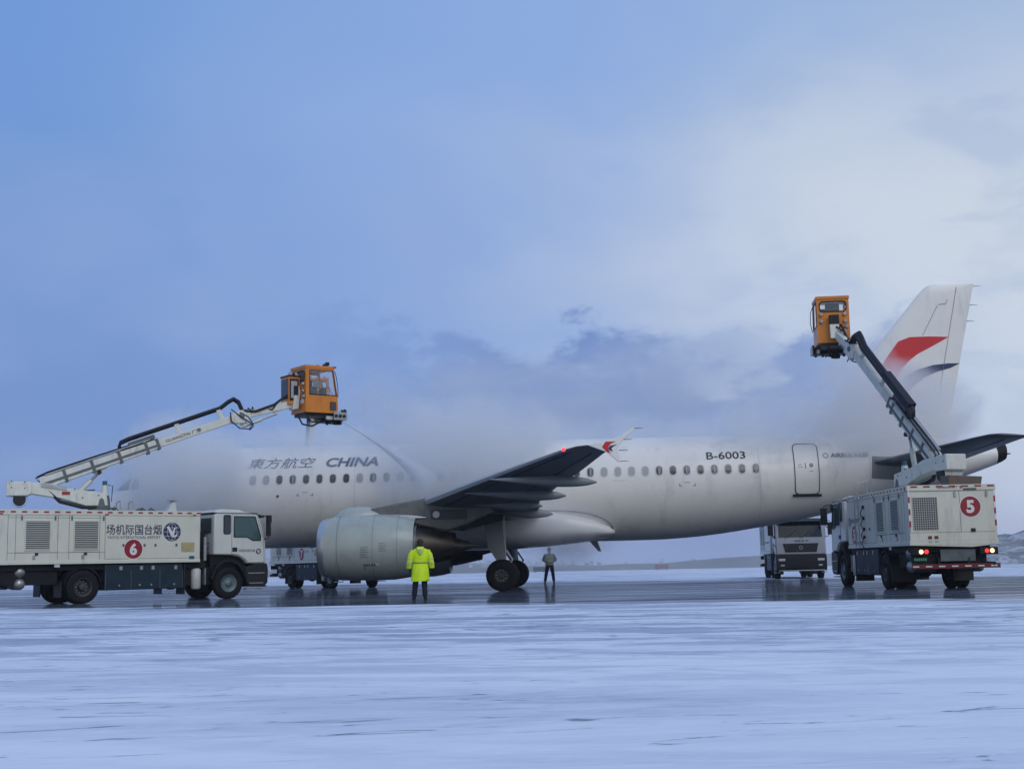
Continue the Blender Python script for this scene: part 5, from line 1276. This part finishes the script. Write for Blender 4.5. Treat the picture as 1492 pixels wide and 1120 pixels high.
# ================================================================== STEAM AND HAZE
STEAM_COL = (.985, .989, .996)
def steam_mat(name, dens, scale, thr=(.35, .7), soft=1.0, seed=0.0, stretch=(1, 1, 1), aniso=.25, col=STEAM_COL, power=1.0):
    M = bpy.data.materials.new(name); M.use_nodes = True
    t = NT(M.node_tree); o = t.n('ShaderNodeOutputMaterial')
    g = t.n('ShaderNodeTexCoord').outputs['Object']
    ln = t.n('ShaderNodeVectorMath', {'operation': 'LENGTH'}, i0=g).outputs['Value']
    gw = t.n('ShaderNodeNewGeometry').outputs['Position']
    p = t.n('ShaderNodeVectorMath', {'operation': 'ADD'}, i0=t.vmul(gw, stretch), i1=(seed, seed * 1.7, seed * .6)).outputs[0]
    n = t.noise(p, scale, 5, .6, .8)
    # ragged border: push the falloff about with the noise
    r = t.m('ADD', ln, t.m('MULTIPLY', t.m('SUBTRACT', .5, n), 1.25))
    fall = t.ramp(r, 1.0, 1.0 - .75 * soft)
    if power != 1.0: fall = t.m('POWER', fall, power)
    inner = t.ramp(ln, 1.0, .86)
    d = t.m('MULTIPLY', t.m('MULTIPLY', fall, inner), t.m('MULTIPLY', t.ramp(n, thr[0], thr[1], .25, 1.0), dens))
    V_ = t.n('ShaderNodeVolumePrincipled', None, Color=tuple(col) + (1,), Density=d, Anisotropy=aniso)
    V_.inputs['Density Attribute'].default_value = ''
    t.t.links.new(V_.outputs[0], o.inputs['Volume'])
    MATS[name] = M
def steam(label, c, r, m, rot=0.0, tilt=0.0):
    mb = MB(); mb.sphere((0, 0, 0), 1.0, m, 20)
    o = mb.build('steam_cloud'); o.location = c; o.scale = r; o.rotation_euler = (0, tilt, rot)
    return tag(o, label, kind='stuff', cat='steam', group='steam from the hot spray')
steam_mat('steam nose', 2.2, .30, seed=3, aniso=.4)
steam_mat('steam wing', 1.4, .45, seed=9, aniso=.5)
steam_mat('steam crown', .95, .45, seed=2, aniso=.45)
steam_mat('steam tail', 2.0, .5, seed=14, aniso=.5)
steam_mat('steam thin', .25, .3, seed=5)
steam_mat('steam drift', .30, .30, (.42, .58), seed=21, stretch=(.8, 1, 1.1), power=1.3, col=(.95, .97, 1.0))  # blue tint puts skylight on shaded steam into its colour
steam_mat('steam low', .8, .45, seed=31)
# forward fuselage
steam('dense steam hiding the nose behind the truck numbered 6', (-12.8, 51.0, 4.5), (2.8, 3.3, 3.2), 'steam nose')
steam('steam thinning over the cockpit', (-16.2, 52.2, 4.9), (3.0, 2.6, 1.9), 'steam thin')
steam('low steam between the truck cab and the near engine', (-10.4, 51.3, 3.2), (3.6, 2.4, 2.4), 'steam thin')
steam('steam along the crown of the front cabin', (-8.6, 53.4, 5.95), (6.0, 2.6, .9), 'steam crown')
steam('steam where the spray strikes the wing root', (-2.2, 50.6, 5.0), (4.6, 3.0, 2.1), 'steam wing')
steam('thin steam above the wing root', (-1.7, 51.5, 6.2), (5.4, 3.0, 1.6), 'steam crown')
steam('veil of mist drifting past the lettering', (-9.0, 50.6, 5.3), (4.6, 1.1, 1.5), 'steam thin')
# crown of the rear cabin
steam('steam along the crown of the rear cabin', (5.5, 53.4, 6.1), (7.5, 2.2, 1.05), 'steam crown')
# tail
steam('dense steam round the foot of the tail fin', (14.3, 51.1, 6.6), (4.3, 2.2, 2.2), 'steam tail')
steam('steam over the leading edge of the fin', (13.4, 51.6, 8.1), (2.0, 1.8, 1.9), 'steam wing')
steam('steam sliding down the rear fuselage', (11.0, 52.2, 6.35), (5.2, 2.0, 1.3), 'steam wing')
steam('wisp sliding off the tailplane', (17.0, 52.2, 6.0), (1.8, 1.6, .7), 'steam crown')
steam('small puff beside the raised cab at the fin', (15.0, 53.0, 9.9), (1.3, 1.2, 1.3), 'steam crown')
steam('thin steam over the root of the near tailplane', (14.3, 50.3, 5.3), (2.3, 1.2, .9), 'steam crown')
# drifting plume beyond the aircraft
steam('broad plume drifting beyond the rear fuselage', (8.0, 66, 9.4), (11.0, 6.0, 4.0), 'steam drift', tilt=radians(-12))
steam('ragged plume over the wing', (-1.5, 66, 8.4), (9.0, 6.0, 3.8), 'steam drift')
# under the belly
steam('low steam rolling off the belly fairing', (1.6, 50.2, 2.5), (2.6, 1.5, 1.1), 'steam low')
steam('low steam round the main wheels', (2.6, 60.5, 2.5), (3.0, 3.6, 2.0), 'steam low')
steam('low steam round the rear of the truck numbered 7', (-13.3, 64.5, 3.0), (2.4, 3.0, 2.6), 'steam low')
# far mist over the field
steam_mat('mist far', .010, .03, (.3, .7), seed=44, aniso=.1, power=.8)
steam('pale mist lying over the far side of the field', (-10, 165, -1.0), (190, 75, 11), 'mist far')
# spray jet
M = bpy.data.materials.new('spray'); M.use_nodes = True; t = NT(M.node_tree); o_ = t.n('ShaderNodeOutputMaterial')
g = t.n('ShaderNodeTexCoord').outputs['Object']; X_, Y_, Z_ = t.xyz(g)[:3]
n_ = t.noise(t.vmul(g, (1, 3, 3)), 3.0, 4, .6)
d_ = t.m('MULTIPLY', t.ramp(X_, 0.0, 5.0, 26.0, 1.3), t.m('MULTIPLY', t.ramp(n_, .35, .62, .35, 1), t.ramp(X_, 4.7, 2.9)))
t.t.links.new(t.n('ShaderNodeVolumePrincipled', None, Color=(.92, .94, .98, 1), Density=d_, Anisotropy=.3).outputs[0], o_.inputs['Volume']); MATS['spray'] = M
A_, B_ = Vector(SPRAY0), Vector((-2.9, 48.6, 3.85)); D_ = B_ - A_
N_ = 16; pts = []; rr = []
for i in range(N_ + 1):
    t_ = i / N_; pts.append((t_ * D_.length, 0, -.45 * 4 * t_ * (t_ - 1) * -0.0 + .10 * sin(pi * t_))); rr.append(.022 + .40 * t_ ** 1.9)
mb = MB(); mb.tube(pts, rr, 16, 'spray'); sp = mb.build('deicing_spray'); sp.location = A_; sp.rotation_euler = D_.to_track_quat('X', 'Z').to_euler()
for M_ in (MATS['spray'],):
    pass
tag(sp, 'thin jet of fluid arcing from the orange cab to the wing', kind='stuff', cat='spray', group=None)
mat('fluid', (.72, .76, .82), .25, alpha=.55)
mb = MB(); mb.tube([p for p in pts[:11]], [.012 + .0035 * i for i in range(11)], 8, 'fluid'); mb.build('jet_core', sp)
# air
M = bpy.data.materials.new('air'); M.use_nodes = True; t = NT(M.node_tree); o_ = t.n('ShaderNodeOutputMaterial')
t.t.links.new(t.n('ShaderNodeVolumePrincipled', None, Color=(.93, .95, .985, 1), Density=HAZE, Anisotropy=.1).outputs[0], o_.inputs['Volume']); MATS['air'] = M
mb = MB(); mb.box(-420, 420, -20, 420, -1.2, 16.5, 'air'); tag(mb.build('haze', smooth=False), kind='stuff')
